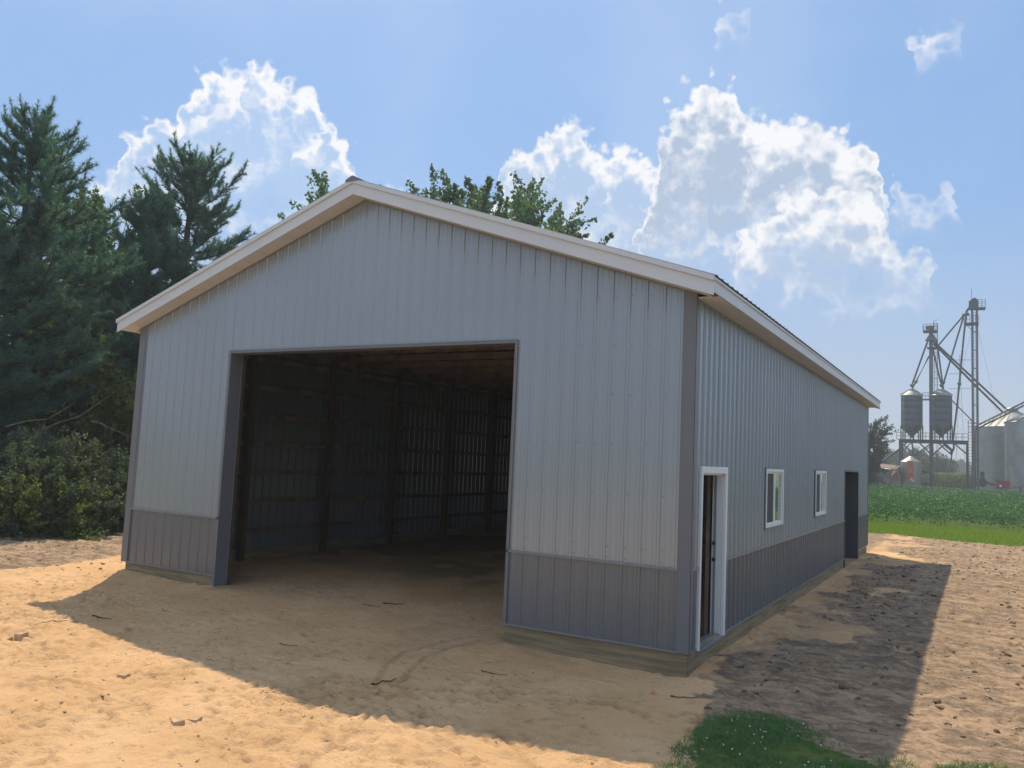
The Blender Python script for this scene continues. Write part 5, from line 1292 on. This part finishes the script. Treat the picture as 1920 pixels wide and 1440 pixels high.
m = MB(); m.tube([(X_(1650), YT2+.1, GZ+1.7), (X_(1650), YT2+.1, GZ+2.5)], .05, 6).build('exhaust', FR, tr2)
m = MB(); m.box(X_(1656.5), YT2-.4, GZ+.5, X_(1657.5)+.2, YT2+.4, GZ+1.0).build('front_weight', FR, tr2)
# portable auger / machine under the bins
Ya = 146; za = lambda py: float(at(1735, py, Ya)[2]); Xa = lambda px: vx(px, Ya)
au = thing('grain_auger', (Xa(1736), Ya, GZ), 'portable grain auger lying under the hopper bins beside the small bin', 'auger')
MB().tube([at(1716, 902, Ya), at(1738, 886, Ya)], .2, 8).build('tube', MAT['galv'], au)
MB().box(Xa(1728), Ya-.5, za(888), Xa(1746), Ya+.6, za(883)).build('hood', MAT['green_paint'], au, bevel=.05)
MB().box(Xa(1726), Ya-.2, za(904), Xa(1727.5), Ya+.2, za(888)).box(Xa(1743), Ya-.2, za(906), Xa(1744), Ya+.2, za(886)).box(Xa(1716), Ya-.6, za(907), Xa(1750), Ya-.3, za(904.5)).build('frame', FR, au)
wheel(Xa(1732), Ya-.7, .45, .25, au); wheel(Xa(1741), Ya-.7, .5, .25, au)
MB().box(Xa(1746), Ya-.4, za(902), Xa(1752.5), Ya+.5, za(888)).build('engine', FR, au, bevel=.05)
mm_ = MB(); mm_.beam(at(1707, 897.5, 141), at(1714.5, 903.5, 141), .3, .12); o = mm_.build('plank', MAT['whitehouse'], None); props(o, 'white plank leaning in front of the small bin with the orange door', 'plank')
# dryer fans at base of left big bin
Yf = 156; zf_ = lambda py: float(at(1840, py, Yf)[2]); Xf = lambda px: vx(px, Yf)
fa = thing('dryer_fan', (Xf(1841), Yf, GZ), 'grey fan and heater housing at the foot of the left big bin', 'fan')
MB().box(Xf(1838), Yf-.6, zf_(900), Xf(1846), Yf+.6, zf_(884)).build('housing', MAT['galv_dark'], fa, bevel=.06)
MB().tube([(Xf(1842), Yf-1.1, zf_(905)), (Xf(1842), Yf-.3, zf_(905))], .75, 16).build('fan_ring', MAT['frame'], fa)
MB().tube([(Xf(1834), Yf-1.0, zf_(907)), (Xf(1834), Yf-.4, zf_(907))], .5, 14).build('fan_ring', MAT['frame'], fa)
MB().tube([at(1845, 903, Yf), at(1866, 909, Yf)], .3, 8).build('duct', MAT['galv_dark'], fa)
# red wagon
Yw = 140; xw0, xw1 = vx(1867, Yw), vx(1894.5, Yw); zw_ = lambda py: float(at(1880, py, Yw)[2])
wg = thing('farm_wagon', ((xw0+xw1)/2, Yw, GZ), 'small dark red farm wagon box in front of the big bins', 'wagon')
zb_, zt_ = zw_(915), zw_(903)
MB().box(xw0+.1, Yw-.02, zb_, xw1-.1, Yw+.04, zt_).build('side_panel', MAT['redpaint'], wg)
MB().box(xw0+.1, Yw+1.5, zb_, xw1-.1, Yw+1.56, zt_+.15).build('side_panel', MAT['redpaint'], wg)
for xx in (xw0, xw1-.08): MB().box(xx, Yw-.05, zb_, xx+.08, Yw+1.6, zt_+.2).build('end_panel', MAT['redpaint'], wg)
MB().box(xw0, Yw-.1, zb_-.12, xw1, Yw+1.6, zb_-.002).build('floor', FR, wg)
for k in range(1, 5): MB().box(xw0+(xw1-xw0)*k/5-.03, Yw-.06, zb_, xw0+(xw1-xw0)*k/5+.03, Yw-.021, zt_).build('stake', MAT['redpaint'], wg)
wheel(xw0+.5, Yw-.25, .3, .18, wg); wheel(xw1-.5, Yw-.25, .3, .18, wg)
c = at(1876, 911, Yw-.1); MB().tube([(c[0], Yw-.14, c[2]), (c[0], Yw-.065, c[2])], .17, 10).build('lamp', MAT['whitehouse'], wg)
# long trailer rails in front
tl = thing('flat_trailer', (vx(1890, 134), 134, GZ), 'long low flat trailer frame lying in front of the red wagon', 'trailer')
p0, p1 = at(1866, 919.5, 134), at(1924, 911.5, 134); p2 = p0+(p1-p0)*1.8
MB().beam(p0, p2, .18, .16).build('rail', MAT['galv_dark'], tl); MB().beam(p0+(0, 2.0, 0), p2+(0, 2.0, 0), .18, .16).build('rail', MAT['galv_dark'], tl)
for k in range(12): q = p0+(p2-p0)*k/11; MB().beam(q, q+np.array((0, 2.0, 0)), .08, .08).build('crossbar', MAT['galv_dark'], tl)
for k in (1, 5, 9): q = p0+(p2-p0)*k/11; MB().box(q[0]-.1, q[1]-.1, GZ, q[0]+.1, q[1]+.1, q[2]-.08).build('stand', FR, tl)
# utility pole
c = at(1638.5, 870, 112); zp = float(at(1638, 790, 112)[2])
up_ = thing('utility_pole', (float(c[0]), 112, GZ), 'wooden utility pole beside the tree past the far barn corner', 'utility pole')
MB().tube([(c[0], 112, GZ), (c[0], 112, zp)], [.17, .12], 8).build('pole', MAT['pole'], up_)
MB().box(c[0]-1.1, 111.9, zp-.9, c[0]+1.1, 112.05, zp-.75).build('crossarm', MAT['pole'], up_)
# trees out there
def plant_far(px, pt, Y, rad, label, seed, **k):
    p = at(px, pt, Y); return broad(float(p[0]), Y, float(p[2])+.2, rad, label, seed, z0=-.2, **k)
plant_far(1620, 782, 108, 2.7, 'tree standing right behind the far corner of the barn', 51, base=1.2, sprays=420, per=80, leaf=.15, spray=1.5, name='tree', mat='leaf_far')
FT = 'far trees behind the grain site'
for i, (px, pt, Y, r_, lb) in enumerate([(1690, 856, 230, 8, 'rounded far tree behind the small bin'), (1735, 855, 215, 7, 'dark bushy far tree between the small bin and the short leg'), (1660, 864, 260, 7, 'low far tree above the old shed roof'),
        (1766, 869, 420, 9, 'hazy far tree right of the short leg'), (1783, 867, 420, 11, 'hazy rounded far tree in the middle of the gap under the frame'), (1802, 874, 430, 11, 'hazy low far tree near the right column of the frame')]):
    plant_far(px, pt, Y, r_, lb, 60+i, base=.6, sprays=240, per=80, leaf=.5 if Y > 300 else .30, spray=3.0, name='tree', mat='leaf_far', group=FT, envelope=lambda f: (1-f**2)**.5, dens=.2)
# tree line on the horizon (continuous wood) and on the other sides
def woodline(name, x0, x1, y0, y1, n, hmin, hmax, s_, label):
    t = rg.random(n); x = x0+(x1-x0)*t+rg.normal(0, 6, n); y = y0+(y1-y0)*t+rg.normal(0, 6, n)
    hh = hmin+(hmax-hmin)*(.5+fbm(t*60, 0*t, 1.0, 4, 33)*1.3); z = -.2+hh*np.sqrt(rg.random(n)); V, F = leaves(np.stack([x, y, z], 1), s_, rg=rg)
    o = mesh_np(name, V, F, MAT['leaf_far'], None, False, {'tint': ('FLOAT', np.repeat(rg.random(n), 4))}); props(o, label, 'wood', kind='stuff')
woodline('far_wood', -420, 400, 900, 880, 26000, 5, 13, 3.0, 'blue hazy wood along the horizon behind the fields')
woodline('east_wood', 150, 190, -60, 420, 16000, 5, 9, 1.6, 'wood along the field east of the barn, reflected in the windows')
woodline('west_wood', -150, -60, -60, 220, 14000, 6, 13, 1.4, 'wood beyond the trees left of the barn')
def house(px0, px1, pe, pr_, Y, lb, roofm):
    x0, x1 = vx(px0, Y), vx(px1, Y); ze = float(at(px0, pe, Y)[2]); zr = float(at(px0, pr_, Y)[2]); root = thing('farmhouse', ((x0+x1)/2, Y, GZ), lb, 'farmhouse', 'far farm buildings')
    MB().box(x0, Y, GZ, x1, Y+8, ze).build('wall', MAT['whitehouse'], root)
    MB().prism([(Y-.5, ze), (Y+8.5, ze), (Y+4, zr)], x0-.4, x1+.4, 0).build('roof', roofm, root)
    for k in range(3): MB().box(x0+(x1-x0)*(k+.5)/3-.5, Y-.03, GZ+1, x0+(x1-x0)*(k+.5)/3+.5, Y-.002, GZ+2.3).build('window', MAT['galv_dark'], root)
house(1640, 1652, 869, 862, 240, 'far white farmhouse peeking over the old shed', MAT['galv_dark'])
house(1655, 1673, 879, 872, 210, 'low far building with a bright white roof left of the bin frame', MAT['whitehouse'])
house(1788, 1802, 889, 883, 520, 'tiny far white roofed barn beyond the corn', MAT['whitehouse'])

# ---------------------------------------------------------------- haze
HZ = MB(); HZ.box(-1560, -1560, -1.6, 1560, 1560, 48)
hm = bpy.data.materials.new('haze'); hm.use_nodes = True; t = hm.node_tree; t.nodes.clear()
pv = N(t, 'ShaderNodeVolumePrincipled'); pv.inputs['Color'].default_value = (0.76, 0.88, 1.0, 1); pv.inputs['Density'].default_value = 0.0011; pv.inputs['Anisotropy'].default_value = 0.2
t.links.new(pv.outputs[0], N(t, 'ShaderNodeOutputMaterial').inputs['Volume'])
HAZE = True
try:
    hm.cycles.homogeneous_volume = True; hm.cycles.volume_sampling = 'DISTANCE'
except Exception: pass
if HAZE:
    o = HZ.build('haze', hm, None); props(o, 'thin pale haze over the fields', 'haze', kind='stuff')
